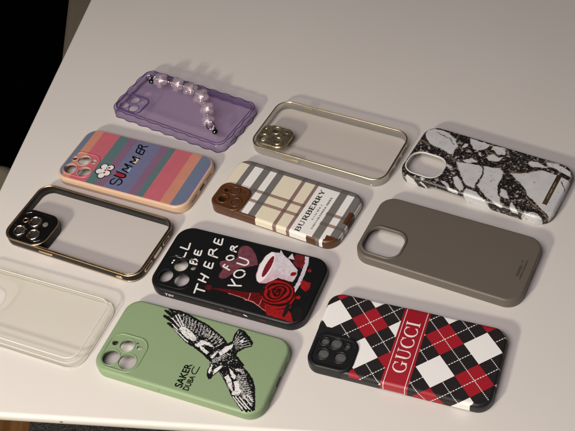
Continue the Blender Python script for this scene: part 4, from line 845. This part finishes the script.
tube_loop('gold_rail', M_PALEGOLD, t, rrect(L - 2.2, Wd - 2.2, 14, 10, 6), [(.75, -1.1), (.85, -.5), (.6, .05), (.1, .3), (-.4, .35), (-.8, .15), (-.8, -.6), (-.2, -1.2)], H - .3)
N = Nodes('gold_tinted_plate'); v, x, y, z = N.obj(); g = N.noise(v, 260, 4, .7)
M_PLATE = N.pbr(N.ramp(g, .35, .65, [(.35, (.17, .13, .08, 1)), (.65, (.42, .35, .25, 1))], 'LINEAR'), .25, .75, .5, N.bump(g, .4, .0004))
CG = [(-64.5, -24.8, 5.0), (-47.9, -24.4, 5.0), (-56.2, -10.6, 5.0), (-69, -10.2, 1.5)]
block('camera_housing', M_PLATE, t, 34.5, 29.5, 9, H - 2, 12.4, lens_holes(CG[:3], .8), 1.3, -54.8, -18.7, 8, .5, .8)
tube_loop('camera_rim', M_PALEGOLD, t, rrect(34.6, 29.6, 9, 8, 3, -54.8, -18.7), disc_sec(1.0, 1.2), 11.4)
for x, y, r in CG[:3]: tube_loop('lens_ring', M_PALEGOLD, t, cloop(x, y, r), half_round(1.1, .7), 11.9)
tube_loop('lens_ring', M_PALEGOLD, t, cloop(-69, -10.2, 1.6), half_round(.7, .5), 11.9)
pill('sensor_cover', M_PALEGOLD, t, (-45, -9.6, 11.9), (1, 0, 0), (0, 1, 0), (0, 0, 1), 2.2, 1.6, .4)
pill('side_button', M_PALEGOLD, t, (-26, -Wd / 2, 5.4), (1, 0, 0), (0, 0, 1), (0, -1, 0), 9.2, 1.4, .6)
pill('side_button', M_PALEGOLD, t, (-45, Wd / 2, 6.2), (1, 0, 0), (0, 0, 1), (0, 1, 0), 5.2, 1.4, .5)
for yy in (-17, 0, 16): pill('port_surround', plain('brown_port_trim', (.2, .15, .11, 1), .25, .7), t, (L / 2 - .1, yy, 4.8), (0, 1, 0), (0, 0, 1), (1, 0, 0), 6, 1.8, .3)

# --- marble case
t, L, Wd = case('marble', 'black, white and brown marble case with a small gold bar')
def zcut(x, y, z):   # hard cover: the near wall is cut away along the buttons
    if y < -Wd / 2 + 6:
        k = max(0, min(1, (x + 46) / 5)) * max(0, min(1, (-3 - x) / 5)); return max(z, 5.6 * k)
    return z
pr = prof_round(H, 3.4)
cutm = pts2(rrect(37, 30.5, 12, 8, 3, -56.8, -17.4))
M_MW = plain('white_hard_plastic', (.62, .60, .58, 1), .3, 0, .5)
shell('case_body', M_MW, t, L - .4, Wd - .4, 15, [(d, z) for d, z in pr[:-1]] + [(pr[-1][0], H - .15)], [cutm], 1.8, zmod=zcut, ns=40)
cpoly = pts2(rrect(37.6, 31.1, 12, 8, 3, -56.8, -17.4))
def keep_m(x, y, z):
    zz = np.array([zcut(a, b, 0) for a, b in zip(x, y)]); return ~inpoly(x, y, cpoly) & (z > zz + .35)
V, F, U = skin(L, Wd, 15, pr, .38, 60, 190, keep_m, True, lift=.03)
x, y = U[:, 0], U[:, 1]; a = ART['marble']
wx = x + (fbm(x, y, 3.2, 21) - .5) * 2.0 + (fbm(x, y, .9, 5) - .5) * .5; wy = y + (fbm(x, y, 3.2, 33) - .5) * 2.0 + (fbm(x, y, .9, 6) - .5) * .5
n1 = fbm(x, y, 2.0, 41)[:, None]; n2 = fbm(x, y, .9, 51)[:, None]
C = np.array([.010, .009, .009]) + np.array([.055, .038, .030]) * np.clip((n2 - .56) * 5, 0, 1) + np.array([.40, .37, .34]) * np.clip((n1 - .655) * 12, 0, 1)
ridge = np.abs(fbm(x, y, 5, 61) - .5)[:, None]; C = np.where(ridge < .007, np.array([.24, .19, .16]), C)
def layc(m, c):
    global C
    C = np.where(m[:, None], c, C)
for p in a['brown']: d = segdist(wx, wy, p); layc(d < .9, np.array([.17, .115, .07]) * (.3 + 1.2 * n2))
big = fbm(x, y, 9, 71)[:, None]
Wc = np.array([.60, .595, .60]) * (.86 + .22 * big)
Wc = np.where(fbm(x, y, 2.6, 81)[:, None] > .80, np.array([.30, .25, .2]), Wc); Wc = np.where(fbm(x, y, 1.5, 91)[:, None] > .83, np.array([.16, .13, .11]), Wc)
for p in a['white']:
    m = inpoly(wx, wy, p); layc(m, Wc)
    d = segdist(wx, wy, p + p[:1]); layc(m & (d < .35), np.array([.42, .38, .34]))
for p in a['brown']: d = segdist(wx, wy, p); layc((d < .45) & (n2[:, 0] > .5), np.array([.26, .19, .12]))
for p in a['vein']: d = segdist(wx, wy, p); layc(d < .42, np.array([.03, .025, .025]))
from_np('marble_skin', V, F, printed('marble_print', .3, .0), t, True, C)
tube_loop('camera_rim', M_MW, t, rrect(37.6, 31.1, 12, 10, 3, -56.8, -17.4), [(.9, -.5), (.9, .2), (.5, .5), (-.2, .55), (-.6, .2), (-.7, -1.6), (.2, -1.6)], H)
pill('gold_bar', plain('brushed_bronze', (.30, .21, .10, 1), .35, .9), t, (66.8, -.3, H + .05), (0, 1, 0), (1, 0, 0), (0, 0, 1), 20.8, 2.3, .5, .5)
small_print(67.3, -12, 10, 1.0, plain('pale_engraving', (.45, .36, .22, 1), .4), 21, z=H + .57, w=.3, gap=1.6)

# --- clear colourless case at the frame's edge
t, L, Wd = case('clear', 'fully transparent colourless case lying nearest the table corner')
M_CC = clear('clear_soft_plastic', (.995, .994, .985, 1), (.93, .92, .89, 1), .05, 1.0)
M_CB = clear('clear_thick_bumper', (.995, .996, .982, 1), (.91, .90, .87, 1), .05, .4)
M_CR = clear('rim_highlight_haze', (.98, .975, .96, 1), (.86, .85, .82, 1), .05, 1.0, (.90, .90, .88, 1), .45)  # white haze paints the bright refraction lines along the clear edges
hc = pts2(rrect(37, 37, 12, 8, 3, -45.0, -3.5))
shell('clear_body', M_CB, t, L, Wd, 15, prof_round(H, 3.6, .8), [hc], 2.8, ns=10)
tube_loop('camera_rim', M_CB, t, rrect(38.5, 38.5, 13, 8, 3, -45.0, -3.5), half_round(2.2, 1.0), H)
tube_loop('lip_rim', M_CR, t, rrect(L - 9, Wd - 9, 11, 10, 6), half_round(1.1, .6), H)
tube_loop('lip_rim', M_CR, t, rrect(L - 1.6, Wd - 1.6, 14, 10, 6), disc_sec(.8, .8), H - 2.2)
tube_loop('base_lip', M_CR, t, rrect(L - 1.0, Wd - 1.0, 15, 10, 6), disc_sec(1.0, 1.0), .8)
for xx in (-38, -26, -12): pill('side_button', M_CB, t, (xx, Wd / 2, 5.6), (1, 0, 0), (0, 0, 1), (0, 1, 0), 4.8, 1.5, .7)
for yy in (-17, 0, 16): pill('port_opening', M_CB, t, (L / 2 - .2, yy, 5), (0, 1, 0), (0, 0, 1), (1, 0, 0), 5.5, 1.8, .3)
